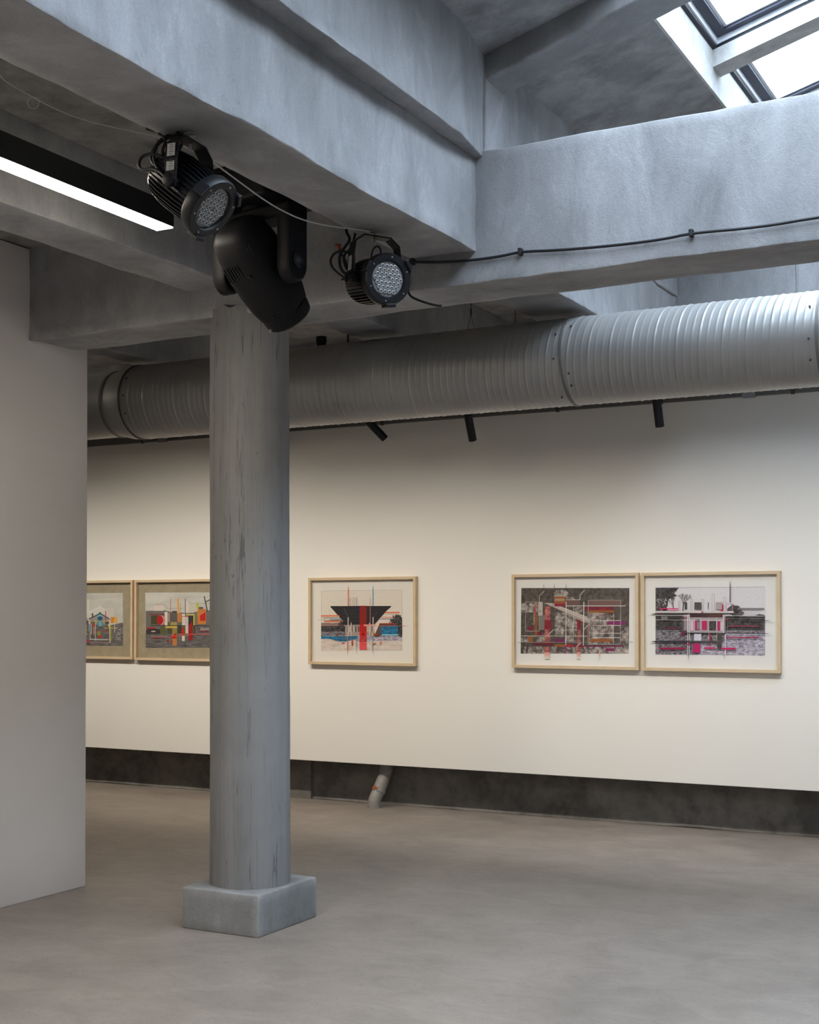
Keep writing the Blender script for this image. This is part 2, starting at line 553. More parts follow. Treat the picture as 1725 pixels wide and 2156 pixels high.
# ------------------------------------------------------------------ skylights
def skylight(k, x0, x1, y0, y1, left, ymid):
    """lining of the opening, the bar across it and two roof windows"""
    m = lambda x: x if left else 2 * RIDGE - x
    def slab(mb, xa, xb, ya, yb, lo, hi, mi=0):
        poly = [(xa, roof_z(m(xa), lo)), (xb, roof_z(m(xb), lo)), (xb, roof_z(m(xb), hi)), (xa, roof_z(m(xa), hi))]
        mb.prism(poly, ya, yb, 1, mi)
    t = 0.012
    mb = MB()
    # thin pale plaster lining on the four sides
    slab(mb, x0 - 0.002, x0 + t, y0, y1, 0.001, 0.205)
    slab(mb, x1 - t, x1 + 0.002, y0, y1, 0.001, 0.205)
    slab(mb, x0 + t, x1 - t, y0 - 0.002, y0 + t, 0.001, 0.205)
    slab(mb, x0 + t, x1 - t, y1 - t, y1 + 0.002, 0.001, 0.205)
    lin = mb.build('trim_%d' % (k * 2), 'reveal')
    struct(lin, 'pale plaster lining of skylight opening' if k > 1 else 'pale plaster lining of the skylight opening above the cross beam', 'trim')
    mb = MB()
    slab(mb, x0 + t, x1 - t, ymid - 0.075, ymid + 0.07, 0.118, 0.205)
    mb.build('bar', 'reveal', lin)
    for j, (ya, yb) in enumerate(((y0 - 0.02, ymid - 0.02), (ymid + 0.02, y1 + 0.02))):
        w = thing('window_%d' % (k * 2 + j - 1), (0, 0, 0), None, None)
        struct(w, ('roof window nearer the rafter' if j == 0 else 'roof window farther from the rafter') if k == 1 else None, 'window')
        xa, xb = x0 - 0.02, x1 + 0.02
        def ring(mb, inset, wd, lo, hi, mi=0):
            a, b, c, d = xa + inset, xb - inset, ya + inset, yb - inset
            slab(mb, a, a + wd, c, d, lo, hi, mi)
            slab(mb, b - wd, b, c, d, lo, hi, mi)
            slab(mb, a + wd, b - wd, c, c + wd, lo, hi, mi)
            slab(mb, a + wd, b - wd, d - wd, d, lo, hi, mi)
        mb = MB(); ring(mb, 0, 0.05, 0.207, 0.33); mb.build('window_frame', 'sash', w)
        mb = MB()
        ring(mb, 0.05, 0.008, 0.222, 0.30, mb.slot('sash_white'))
        ring(mb, 0.06, 0.045, 0.250, 0.31, mb.slot('sash_mid'))
        ring(mb, 0.105, 0.014, 0.265, 0.31, mb.slot('sash_white'))
        mb.build('sash', None, w)
        mb = MB()
        a, b, c, d = xa + 0.11, xb - 0.11, ya + 0.11, yb - 0.11
        slab(mb, a, b, c, d, 0.292, 0.296)
        mb.build('pane', 'pane', w)
skylight(1, *SKYLIGHTS[0], True, 6.70)
skylight(2, *SKYLIGHTS[1], True, 3.94)
skylight(3, *SKYLIGHTS[2], True, 1.0)

# ------------------------------------------------------------------ beams
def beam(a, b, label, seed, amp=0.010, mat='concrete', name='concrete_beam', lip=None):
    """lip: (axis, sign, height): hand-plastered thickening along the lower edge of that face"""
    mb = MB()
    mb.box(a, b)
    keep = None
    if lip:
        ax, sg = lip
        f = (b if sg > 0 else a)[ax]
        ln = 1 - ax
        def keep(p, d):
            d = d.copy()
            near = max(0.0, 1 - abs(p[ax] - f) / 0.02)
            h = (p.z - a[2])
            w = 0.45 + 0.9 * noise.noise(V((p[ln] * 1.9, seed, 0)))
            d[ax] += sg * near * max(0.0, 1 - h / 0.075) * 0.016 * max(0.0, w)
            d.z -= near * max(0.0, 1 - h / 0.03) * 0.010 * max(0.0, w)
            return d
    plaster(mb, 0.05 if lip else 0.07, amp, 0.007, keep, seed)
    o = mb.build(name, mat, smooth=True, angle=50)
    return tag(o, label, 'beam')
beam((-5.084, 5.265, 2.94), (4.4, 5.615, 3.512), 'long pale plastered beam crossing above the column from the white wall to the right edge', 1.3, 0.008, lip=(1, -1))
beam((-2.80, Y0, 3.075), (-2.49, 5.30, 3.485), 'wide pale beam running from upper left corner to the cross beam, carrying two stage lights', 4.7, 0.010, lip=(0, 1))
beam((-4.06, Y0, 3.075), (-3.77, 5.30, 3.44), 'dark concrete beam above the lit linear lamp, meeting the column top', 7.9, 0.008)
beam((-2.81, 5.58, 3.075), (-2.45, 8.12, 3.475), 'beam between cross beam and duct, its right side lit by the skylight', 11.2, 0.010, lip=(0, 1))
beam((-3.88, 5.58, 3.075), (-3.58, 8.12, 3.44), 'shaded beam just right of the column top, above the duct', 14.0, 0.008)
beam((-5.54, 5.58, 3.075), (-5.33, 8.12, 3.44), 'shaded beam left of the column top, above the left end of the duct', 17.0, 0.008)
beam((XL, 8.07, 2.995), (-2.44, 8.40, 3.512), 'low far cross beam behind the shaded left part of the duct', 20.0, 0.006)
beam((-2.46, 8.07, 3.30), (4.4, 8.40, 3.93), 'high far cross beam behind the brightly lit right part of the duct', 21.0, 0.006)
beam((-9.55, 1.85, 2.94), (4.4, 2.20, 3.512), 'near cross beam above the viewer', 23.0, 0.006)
# sloping rafter under the roof
mb = MB()
poly = [(-2.5, roof_z(-2.5, -0.108)), (RIDGE, roof_z(RIDGE, -0.108)), (RIDGE, roof_z(RIDGE, 0.02)), (-2.5, roof_z(-2.5, 0.02))]
mb.prism(poly, 5.30, 5.515, 1)
plaster(mb, 0.08, 0.006, 0.012, None, 31.0)
tag(mb.build('roof_rafter', 'roof', smooth=True, angle=50), 'sloping concrete rafter under the roof beside the skylight', 'rafter')
for y in (2.32, -0.6):
    mb = MB(); mb.prism(poly, y, y + 0.215, 1)
    tag(mb.build('roof_rafter', 'roof'), 'sloping concrete rafter above the viewer', 'rafter', 'rafters above the viewer')

# ------------------------------------------------------------------ column
col = thing('column', (-3.785, 5.43, 0), 'round board-marked concrete column on a square plinth', 'column')
mb = MB()
n = 72
prof = [0.19 + i * (2.975 - 0.19) / 90 for i in range(91)]
rings = []
for z in prof:
    r0 = 0.1965 - 0.0035 * min(1, z / 1.2)
    ring = []
    for i in range(n):
        a = 2 * pi * i / n
        board = 0.0022 * noise.noise(V((cos(a) * 6.5, sin(a) * 6.5, z * 0.25)))
        rr = r0 + board + 0.003 * noise.noise(V((cos(a) * 2, sin(a) * 2, z * 1.6 + 5))) + 0.0014 * noise.noise(V((cos(a) * 9, sin(a) * 9, z * 9)))
        zz = z
        if z > 2.95:
            zz = z + 0.02 * noise.noise(V((cos(a) * 4, sin(a) * 4, 3)))
        ring.append(V((rr * cos(a) - 0.012 * (z / 2.9), rr * sin(a), zz)))
    rings.append(ring)
mb.rings(rings)
mb.build('shaft', 'column', col, smooth=True, angle=60)
mb = MB()
mb.box((-0.222, -0.255, 0.0), (0.222, 0.255, 0.195))
plaster(mb, 0.05, 0.0045, 0.008, lambda p, d: d if p.z > 0.02 else V((d.x, d.y, 0)), 40)
mb.build('plinth', 'plinth', col, smooth=True, angle=40)

# ------------------------------------------------------------------ spiral duct
DK = 6.55 / 7.6
DY, DZ, DR = 7.6 * DK, 1.5 + 1.522 * DK, 0.262 * DK
duct = thing('ventilation_duct', (0, DY, DZ), 'big round spiral-ribbed grey ventilation duct along the far wall', 'duct')
def spiral(x0, x1, r, pitch=0.113):
    mb = MB()
    n = 72
    cnt = int((x1 - x0) / pitch * 36)
    rings = []
    for k in range(cnt + 1):
        x = x0 + (x1 - x0) * k / cnt
        ring = []
        for i in range(n):
            a = 2 * pi * i / n
            ph = (x / pitch + i / n) % 1.0
            b = 0.0032 * math.exp(-((ph - 0.5) / 0.040) ** 2)
            for c_ in (1 / 6, 5 / 6):
                b += 0.0016 * math.exp(-((ph - c_) / 0.040) ** 2)
            rr = r + b
            ring.append(V((x, rr * cos(a), rr * sin(a))))
        rings.append(ring)
    mb.rings(rings, cap=False)
    return mb
RY = Matrix.Rotation(pi / 2, 4, 'Y')
for x0, x1 in ((-6.23, -2.925), (-2.925, -1.46), (-1.46, 0.9)):
    spiral(x0 * DK, x1 * DK, DR).build('duct_section', 'duct', duct, smooth=True)
mb = MB(); mb.lathe([(DR, 0.9 * DK), (DR, 4.39)], RY, 72, cap=False)
mb.build('duct_section', 'duct', duct, smooth=True, angle=30)
mb = MB()
mb.lathe([(r_ * DK, x_ * DK) for r_, x_ in ((0.262, -6.23), (0.259, -6.32), (0.235, -6.42), (0.235, -6.50), (0.234, -9.59 / DK))], RY, 72, cap=False)
mb.build('reducer', 'duct', duct, smooth=True, angle=30)
def seam(x, r, w=0.006):
    mb = MB()
    x, r = x * DK, r * DK
    mb.lathe([(r - 0.004, x - w), (r + 0.003, x - w), (r + 0.003, x + w), (r - 0.004, x + w)], RY, 72, cap=False)
    return mb
seam(-6.245, 0.266, 0.005).build('joint_ring', 'seam', duct, smooth=True, angle=30)
seam(-6.44, 0.237, 0.009).build('joint_ring', 'trim', duct, smooth=True, angle=30)
seam(-2.925, 0.266, 0.006).build('joint_ring', 'trim', duct, smooth=True, angle=30)
seam(-1.46, 0.267, 0.006).build('joint_ring', 'trim', duct, smooth=True, angle=30)
for x, angs in ((-6.20, (150, 178, 205)), (-2.88, (140, 205, 222)), (-2.965, (152, 185, 240)), (-1.50, (150, 190, 215))):
    for a in angs:
        a = radians(a)
        x_ = x * DK
        mb = MB()
        mb.tube([V((x_, (DR + 0.002) * -sin(a - pi / 2), (DR + 0.002) * cos(a - pi / 2))), V((x_, (DR + 0.009) * -sin(a - pi / 2), (DR + 0.009) * cos(a - pi / 2)))], 0.005, 8)
        mb.build('screw', 'seam', duct)
for x, m_, r_ in ((-3.326, 'grey_wire', 0.004), (-1.616, 'zinc', 0.006), (-4.527, 'dark_wire', 0.006)):
    mb = MB()
    x *= DK
    if x < -2.5:
        mb.tube([(x, 0, DR - 0.005), (x, 0, 3.43 - DZ)], r_, 8)
    else:
        mb.tube([(x, 0, DR - 0.005), (x, 0, 3.52 - DZ), (x, 0.03, 3.55 - DZ), (x, 8.08 - DY, 3.55 - DZ)], r_, 8)
    mb.build('hanger_rod', m_, duct)
# bridle wire hanger
mb = MB()
xb = -3.628 * DK
mb.tube([(xb, 0.0, 3.43 - DZ), (xb, 0, 0.31)], 0.0022, 6)
mb.tube([(xb, 0, 0.31), (xb - 0.024, 0, DR - 0.004)], 0.0014, 6)
mb.tube([(xb, 0, 0.31), (xb + 0.024, 0, DR - 0.004)], 0.0014, 6)
mb.tube([(xb, 0, 0.34), (xb, 0, 0.305)], 0.005, 8)
mb.build('bridle_wire', 'dark_wire', duct)
mb = MB()
mb.lathe([(0.030, DR + 0.055), (0.030, DR + 0.03), (0.022, DR - 0.006)], Matrix.Translation((-4.733 * DK, 0, 0)), 20)
mb.build('cap', 'black', duct, smooth=True, angle=30)

# ------------------------------------------------------------------ track with spots, under the far cross beam
mb = MB()
mb.box((-8.8, 8.22, 2.955), (-2.5, 8.255, 2.99))
tag(mb.build('lighting_track', 'black'), 'black lighting track hidden behind the duct, carrying the spots', 'track')
def track_spot(x, d, label, stem_drop, power=1.0):
    d = V(d).normalized()
    t = thing('track_spotlight', (x, 8.237, 2.955), label, 'spotlight', 'spotlights under the duct')
    mb = MB()
    mb.tube([(0, 0, 0), (0, 0, -stem_drop)], 0.012, 10)
    mb.build('stem', 'black', t)
    R = d.to_track_quat('Z', 'Y').to_matrix().to_4x4()
    R.translation = V((0, 0, -stem_drop))
    mb = MB()
    mb.lathe([(0.0, -0.012), (0.026, -0.012), (0.0285, -0.009), (0.0285, 0.045), (0.0275, 0.046), (0.0275, 0.049), (0.0285, 0.05), (0.0285, 0.18), (0.024, 0.18), (0.022, 0.15), (0.0, 0.15)], R, 28, cap=False)
    mb.build('lamp_body', 'black', t, smooth=True, angle=30)
track_spot(-4.745, RX * 0.113 + FX * 0.045 - UZ * 0.113, 'leftmost black spotlight below the duct, tilted far to the right', 0.085)
track_spot(-3.955, RX * 0.026 + FX * 0.06 - UZ * 0.115, 'middle black spotlight below the duct, on a short visible stem', 0.105)
track_spot(-2.63, RX * 0.03 + FX * 0.05 - UZ * 0.17, 'rightmost black spotlight below the duct, hanging nearly straight down', 0.09)

# linear wall washers added unseen behind the duct to light the exhibition wall evenly
def added_wall_washer(x0, x1, power):
    c = V(((x0 + x1) / 2, 7.12, 2.92))
    d = V((0, WASH_AIM[0], WASH_AIM[1])).normalized()
    t = thing('added_wall_washer', c, 'slim black linear wall washer added unseen behind the duct to light the exhibition wall', 'lamp', 'added wall washers behind the duct')
    up = V((1, 0, 0)).cross(d).normalized()
    R = Matrix((V((1, 0, 0)), up, -d)).transposed().to_4x4()
    h = (x1 - x0) / 2
    mb = MB()
    mb.box((-h, -0.045, 0.002), (h, 0.045, 0.05), 0, 0.003, R)
    mb.build('housing', 'black', t)
    for sx in (-0.6, 0.6):
        mb = MB()
        mb.tube([(h * sx, 0.0, 0.035), (h * sx, 0.25, 0.16), (h * sx, 0.955, 0.16)] + ([(h * sx, 1.0, 0.20), (h * sx, 1.0, 0.40)] if c.x > -2.0 else []), 0.008, 8)
        mb.build('bracket', 'black', t)
    ld = bpy.data.lights.new('added_washer_lamp', 'AREA')
    ld.shape = 'RECTANGLE'
    ld.size = x1 - x0 - 0.04
    ld.size_y = 0.06
    ld.energy = power * (x1 - x0)
    ld.color = (1.0, 0.915, 0.79)
    ld.spread = radians(WASH_SPREAD)
    lo = bpy.data.objects.new('added_washer_lamp', ld)
    COL.objects.link(lo)
    lo.parent = t
    lo.matrix_local = R
for x0, x1, k in ((-9.2, -7.5, 1.0), (-7.45, -5.6, 1.0), (-5.55, -3.7, 1.0), (-3.65, -1.85, 0.85), (-1.8, 0.0, 0.5), (0.05, 1.9, 0.4)):
    added_wall_washer(x0, x1, WASH * k)

# ------------------------------------------------------------------ linear lamps
def linear_lamp(x0, x1, y0, y1, z, label, wires):
    t = thing('linear_lamp', ((x0 + x1) / 2, (y0 + y1) / 2, z), label, 'lamp')
    w, l = (x1 - x0) / 2, (y1 - y0) / 2
    mb = MB()
    mb.box((-w, -l, 0.004), (w, l, 0.098), 0, 0.002)
    mb.build('housing', 'lamp_housing', t)
    mb = MB()
    mb.box((-w + 0.003, -l + 0.003, 0.0), (w - 0.003, l - 0.003, 0.0045))
    mb.build('diffuser', 'lamp_on', t)
    for y in wires:
        mb = MB()
        h = 3.425 - z
        mb.tube([(0, y, h), (0, y, h * 0.56)], 0.0018, 6)
        mb.tube([(0, y, h * 0.62), (0, y, h * 0.52)], 0.006, 8)
        mb.tube([(0, y, h * 0.53), (0, y + 0.05, 0.097)], 0.0014, 6)
        mb.tube([(0, y, h * 0.53), (0, y - 0.03, 0.097)], 0.0014, 6)
        mb.build('suspension_wire', 'dark_wire', t)
linear_lamp(-3.501, -3.413, 2.26, 4.347, 3.07, 'lit black linear lamp hanging at the upper left', (0.99, -0.8))
linear_lamp(-3.568, -3.478, -2.9, 1.2, 3.10, 'added lit linear lamp above the viewer, out of view', (1.8, -1.8))  # unseen lamp, added for more warm light in the room
linear_lamp(-6.75, -6.66, 5.9, 7.8, 3.10, 'added lit linear lamp behind the white wall, out of view', (0.6, -0.6))  # unseen lamp, added to brighten the left end of the exhibition wall

# ------------------------------------------------------------------ stage lights
def frame_from(d, side):
    d = d.normalized()
    p = (side - d * side.dot(d)).normalized()
    q = d.cross(p)
    m = Matrix((p, q, d)).transposed().to_4x4()
    return m

def par_light(bolt, pivot, d, label, cables, stickers, coff):
    d = V(d).normalized()
    t = thing('stage_light', bolt, label, 'stage light', 'stage lights on the beam')
    P = V(pivot) - V(bolt)
    p = d.cross(UZ).normalized()
    R = frame_from(d, p)
    R.translation = P
    # body with cooling fins
    mb = MB()
    mb.lathe([(0.0, -0.135), (0.062, -0.135), (0.074, -0.125), (0.082, -0.10), (0.083, 0.07), (0.078, 0.085)], R, 40, cap=False)
    mb.build('lamp_body', 'black_gloss', t, smooth=True, angle=40)
    mb = MB()
    for k in range(36):
        a = 2 * pi * k / 36
        c, s = cos(a), sin(a)
        tang = V((-s, c, 0)) * 0.0022
        prof = [(0.070, -0.128), (0.086, -0.105), (0.0935, -0.06), (0.0935, 0.03), (0.088, 0.068), (0.075, 0.068)]
        mb.rings([[R @ (V((c * r, s * r, z)) - tang) for r, z in prof], [R @ (V((c * r, s * r, z)) + tang) for r, z in prof]])
    fins = mb.build('cooling_fins', 'black_gloss', t)
    # front ring with catches and screws
    mb = MB()
    mb.lathe([(0.076, 0.070), (0.100, 0.072), (0.104, 0.078), (0.104, 0.112), (0.100, 0.118), (0.076, 0.118), (0.071, 0.108), (0.066, 0.104)], R, 56, cap=False)
    ring = mb.build('front_ring', 'black', t, smooth=True, angle=35)
    for a in (90, 210, 330):
        a = radians(a + 8)
        mb = MB()
        Q = R @ Matrix.Rotation(a, 4, 'Z')
        mb.box((0.098, -0.022, 0.082), (0.113, 0.022, 0.128), 0, 0.003, Q)
        mb.build('catch', 'black', ring)
    for k in range(6):
        a = radians(60 * k + 25)
        mb = MB()
        mb.tube([R @ V((0.088 * cos(a), 0.088 * sin(a), 0.116)), R @ V((0.088 * cos(a), 0.088 * sin(a), 0.1205))], 0.0032, 8)
        mb.build('screw', 'zinc', ring)
    # lens plate with its array of small lenses
    mb = MB()
    i0 = mb.slot('lens'); i1 = mb.slot('lens_back')
    mb.lathe([(0.070, 0.107), (0.0, 0.108)], R, 40, i1, cap=False)
    s = 0.0193
    for a in range(-4, 5):
        for b in range(-4, 5):
            x, y = s * (a + b * 0.5), s * b * 0.866
            if (a == 0 and b == 0) or math.hypot(x, y) > 0.0615:
                continue
            T = R @ Matrix.Translation((x, y, 0.1075))
            mb.lathe([(0.0093, 0.0), (0.0088, 0.005), (0.0055, 0.0065)], T, 12, i0, cap=False)
            mb.lathe([(0.0055, 0.0066), (0.004, 0.003), (0.0, 0.003)], T, 12, i1, cap=False)
    mb.build('led_lens', None, t, smooth=True, angle=40)
    # yoke: a flat U from the pivots up to the bolt
    L = 0.112
    top = -0.028
    pts = [P - p * L - UZ * 0.02, P - p * L + UZ * 0.07, V((0, 0, top - 0.03)) - p * L * 0.9, V((0, 0, top)) - p * L * 0.55,
           V((0, 0, top)) + p * L * 0.55, V((0, 0, top - 0.03)) + p * L * 0.9, P + p * L + UZ * 0.07, P + p * L - UZ * 0.02]
    wdir = p.cross(UZ).normalized()
    mb = MB()
    rings = []
    for i, q in enumerate(pts):
        dd = (pts[min(i + 1, 7)] - pts[max(i - 1, 0)]).normalized()
        nrm = dd.cross(wdir).normalized() * 0.003
        ww = wdir * (0.024 if 0 < i < 7 else 0.018)
        rings.append([q + ww + nrm, q - ww + nrm, q - ww - nrm, q + ww - nrm])
    mb.rings(rings)
    yoke = mb.build('yoke', 'black', t)
    for sgn in (-1, 1):
        mb = MB()
        Q = frame_from(p * sgn, UZ)
        Q.translation = P + p * sgn * 0.085
        mb.lathe([(0.016, 0), (0.016, 0.03), (0.022, 0.032), (0.022, 0.046), (0.012, 0.05)], Q, 18)
        mb.build('knob', 'black', yoke, smooth=True, angle=30)
    for h0, h1 in stickers:
        mb = MB()
        q = P + p * (L + 0.0085)
        up = (V((0, 0, top - 0.03)) + p * L * 0.9) - (P + p * L)
        up.normalize()
        i0 = mb.slot('sticker'); i1 = mb.slot('ink')
        for face_dir in (1, -1):
            o0 = q if face_dir == 1 else q - p * 0.0165
            offf = p * 0.0005 * face_dir
            mb.face([o0 + up * h0 - wdir * 0.015, o0 + up * h0 + wdir * 0.015, o0 + up * h1 + wdir * 0.015, o0 + up * h1 - wdir * 0.015], i0)
            nl = 5
            for k in range(nl):
                hh = h0 + (h1 - h0) * (k + 0.7) / (nl + 0.6)
                w = 0.011 if k % 2 else 0.007
                mb.face([o0 + offf + up * hh - wdir * w, o0 + offf + up * hh + wdir * w * 0.6, o0 + offf + up * (hh + 0.002) + wdir * w * 0.6, o0 + offf + up * (hh + 0.002) - wdir * w], i1)
        mb.build('label_sticker', None, yoke)
    # anchor bolt and hook
    mb = MB()
    mb.tube([(0, 0, 0.01), (0, 0, -0.05)], 0.005, 10)
    mb.lathe([(0.02, 0.004), (0.02, -0.003)], Matrix.Identity(4), 20)
    mb.lathe([(0.011, -0.014), (0.011, -0.026)], Matrix.Identity(4), 6)
    mb.tube([(-0.022, 0, -0.005), (0.022, 0, -0.005)], 0.004, 8)
    mb.build('anchor_bolt', 'zinc', t)
    for k, (pts_, r_) in enumerate(cables):
        mb = MB()
        mb.tube([P + RX * (a + coff[0]) + UZ * (b + coff[1]) + FX * c for a, b, c in pts_], r_, 8, 0, 3)
        mb.build('cable', 'rubber', t, smooth=True)
    return t, P, R

A_loop = [
    ([(-0.04, -0.03, -0.10), (-0.09, 0.02, -0.06), (-0.15, 0.02, -0.03), (-0.15, 0.07, -0.02), (-0.10, 0.08, -0.03), (-0.04, 0.04, -0.05), (-0.02, 0.10, -0.04), (-0.03, 0.19, 0.0)], 0.0055),
    ([(-0.05, -0.02, -0.08), (-0.10, 0.04, -0.04), (-0.10, 0.11, -0.02), (-0.05, 0.145, 0.0), (0.0, 0.15, 0.0), (-0.03, 0.10, 0.02), (-0.07, 0.06, 0.02)], 0.006),
    ([(-0.06, 0.0, -0.06), (-0.12, 0.06, -0.02), (-0.09, 0.13, 0.0), (-0.05, 0.16, 0.02), (-0.09, 0.17, 0.04), (-0.14, 0.185, 0.04)], 0.0065),
    ([(-0.03, 0.0, -0.06), (-0.08, 0.07, -0.03), (-0.06, 0.13, -0.02), (-0.09, 0.15, 0.0), (-0.12, 0.19, 0.03)], 0.005),
    ([(-0.02, 0.0, -0.06), (-0.04, 0.08, 0.0), (-0.035, 0.14, 0.0), (-0.10, 0.175, 0.03)], 0.005),
]
par_light((-2.703, 3.525, 3.073), (-2.703, 3.525, 2.888), RX * 0.70 - UZ * 0.62 - FX * 0.30,
          'black stage light with white stickers on its yoke, beside the end of the lit lamp', A_loop, [(0.032, 0.074), (0.080, 0.122)], (-0.012, 0.035))
B_loop = [
    ([(-0.09, -0.02, 0.02), (-0.14, 0.0, 0.0), (-0.19, 0.05, 0.0), (-0.17, 0.10, 0.0), (-0.11, 0.11, 0.02), (-0.09, 0.06, 0.02), (-0.11, 0.0, 0.02), (-0.14, -0.01, 0.02)], 0.0045),
    ([(-0.08, -0.01, 0.02), (-0.14, 0.02, 0.01), (-0.15, 0.08, 0.01), (-0.13, 0.12, 0.02), (-0.10, 0.16, 0.03), (-0.125, 0.20, 0.05), (-0.11, 0.225, 0.05)], 0.006),
    ([(-0.07, 0.0, 0.03), (-0.12, 0.03, 0.02), (-0.135, 0.09, 0.02), (-0.10, 0.12, 0.03), (-0.085, 0.18, 0.05), (-0.08, 0.22, 0.06)], 0.005),
    ([(-0.08, 0.0, 0.03), (-0.11, 0.01, 0.03), (-0.12, 0.07, 0.03), (-0.15, 0.115, 0.03), (-0.145, 0.14, 0.03)], 0.004),
    ([(-0.02, 0.08, 0.05), (-0.01, 0.13, 0.05), (0.015, 0.14, 0.05), (0.025, 0.11, 0.05), (0.015, 0.08, 0.05)], 0.0035),
]
t2, P2, R2 = par_light((-2.715, 4.775, 3.073), (-2.715, 4.775, 2.866), RX * 0.49 - UZ * 0.14 - FX * 0.86,
          'black stage light facing the viewer, hung under the wide beam near the cross beam', B_loop, [(0.03, 0.09)], (0.0, 0.02))
mb = MB()
mb.tube([P2 + RX * -0.145 + UZ * 0.135 + FX * 0.03, P2 + RX * -0.15 + UZ * 0.155 + FX * 0.03, P2 + RX * -0.165 + UZ * 0.158 + FX * 0.03], 0.007, 8, 0, 2)
mb.build('wire_end', 'tape_red', t2, smooth=True)

# moving-head light hung from the low ceiling
mh = thing('moving_head_light', (-3.10, 4.50, 2.905), 'big black moving-head stage light hung in front of the column top', 'stage light')
p3 = (RX * 0.80 - FX * 0.60).normalized()
q3 = UZ.cross(p3).normalized()
d3 = (RX * 0.47 + FX * 0.58 - UZ * 0.70)
d3 = (d3 - p3 * d3.dot(p3)).normalized()
Rh = frame_from(d3, p3)
mb = MB()
sections = [(-0.205, 0.045, 0.045), (-0.198, 0.080, 0.075), (-0.17, 0.104, 0.10), (-0.10, 0.118, 0.114), (0.0, 0.121, 0.120), (0.08, 0.118, 0.117), (0.15, 0.110, 0.110), (0.20, 0.098, 0.098)]
def supr(a, e=0.72):
    c, s = cos(a), sin(a)
    return math.copysign(abs(c) ** e, c), math.copysign(abs(s) ** e, s)
mb.rings([[Rh @ V((rx * supr(2 * pi * i / 40)[0], ry * supr(2 * pi * i / 40)[1], z)) for i in range(40)] for z, rx, ry in sections])
head = mb.build('head', 'black_plastic', mh, smooth=True, angle=50)
mb = MB()
mb.lathe([(0.095, 0.196), (0.104, 0.198), (0.104, 0.222), (0.100, 0.248), (0.088, 0.258), (0.078, 0.250), (0.0, 0.248)], Rh, 40, cap=False)
mb.build('lens_hood', 'black_plastic', head, smooth=True, angle=35)
for xs, za, zb, y0 in ((-0.062, -0.085, -0.015, 0.1145), (0.045, -0.150, -0.075, 0.098)):
    mb = MB()
    for k in range(6):
        x = xs + k * (0.015 if xs < 0 else 0.010)
        yy = y0 - (0.0 if xs < 0 else 0.004 * k)
        ring = lambda z: [Rh @ V((x - 0.0028, yy, z)), Rh @ V((x + 0.0028, yy, z)), Rh @ V((x + 0.0028, yy + 0.005, z)), Rh @ V((x - 0.0028, yy + 0.005, z))]
        mb.rings([ring(za), ring(zb)])
    mb.build('vent', 'black_gloss', head)
for x, z in ((0.05, -0.03), (0.03, 0.17), (-0.03, 0.235)):
    mb = MB()
    c0 = Rh @ V((x, 0.112 if z < 0.1 else 0.098, z))
    mb.tube([c0, c0 + (Rh.to_3x3() @ V((0, 1, 0))) * 0.012], 0.006, 10)
    mb.build('screw', 'black_gloss' if z < 0.2 else 'zinc', head)
# arms of the yoke, each a rounded slab
def arm(sign, dropped):
    mb = MB()
    w, t_ = 0.058, 0.032
    outline = [(-w, 0.20), (-w, -0.02)] + [(-w * cos(a), -0.02 - 0.065 * sin(a)) for a in [pi * k / 10 for k in range(1, 10)]] + [(w, -0.02), (w, 0.20)]
    c = p3 * sign * 0.178
    rings = []
    for off, k in ((-t_, 0.9), (-t_ + 0.008, 1), (t_ - 0.008, 1), (t_, 0.9)):
        rings.append([c + p3 * off + q3 * (a * k) + UZ * (b * (k if b < 0 else 1)) for a, b in outline])
    mb.rings(rings)
    o = mb.build('yoke_arm', 'black_plastic', mh, smooth=True, angle=40)
    m2 = MB()
    Q = frame_from(p3 * sign, UZ)
    Q.translation = c + p3 * sign * t_
    m2.lathe([(0.034, -0.002), (0.034, 0.006), (0.026, 0.01)], Q, 24)
    m2.build('pivot_cover', 'black_gloss', o, smooth=True, angle=30)
arm(1, 0); arm(-1, 0)
RB = Matrix((p3, q3, UZ)).transposed().to_4x4()
mb = MB()
mb.box((-0.21, -0.06, 0.17), (0.21, 0.06, 0.225), 0, 0.01, RB)
mb.build('yoke_bridge', 'black_plastic', mh)
mb = MB()
mb.box((-0.17, -0.15, 0.235), (0.17, 0.15, 0.37), 0, 0.012, RB)
mb.box((-0.185, -0.165, 0.36), (0.185, 0.165, 0.378), 0, 0.003, RB)
mb.lathe([(0.07, 0.22), (0.07, 0.24)], RB, 24)
mb.build('base', 'black_plastic', mh)
for s_ in (-1, 1):
    mb = MB()
    mb.box((s_ * 0.10 - 0.02, -0.02, 0.375), (s_ * 0.10 + 0.02, 0.02, 0.522), 0, 0.003, RB)
    mb.build('clamp', 'black', mh)

# ------------------------------------------------------------------ cables and wires on the beams
cable = thing('power_cable', (0, 0, 0), 'black cable running along the pale cross beam to the right edge', 'cable')
mb = MB()
mb.tube([(-2.811, 5.246, 3.066), (-2.65, 5.248, 3.044), (-2.482, 5.248, 3.034), (-2.354, 5.25, 3.036), (-2.272, 5.25, 3.044), (-2.092, 5.25, 3.027), (-1.841, 5.25, 3.015), (-1.64, 5.25, 3.014),
         (-1.529, 5.25, 3.024), (-1.258, 5.25, 3.010), (-1.032, 5.25, 3.019), (0.0, 5.25, 3.03), (3.0, 5.25, 3.03)], 0.0062, 8, 0, 2)
mb.build('cord', 'rubber', cable, smooth=True)
mb = MB()
mb.tube([(-2.80, 5.246, 3.066), (-2.806, 5.25, 3.027), (-2.82, 5.25, 2.955), (-2.81, 5.25, 2.914), (-2.755, 5.244, 2.885), (-2.68, 5.255, 2.858), (-2.655, 5.262, 2.856)], 0.0052, 8, 0, 2)
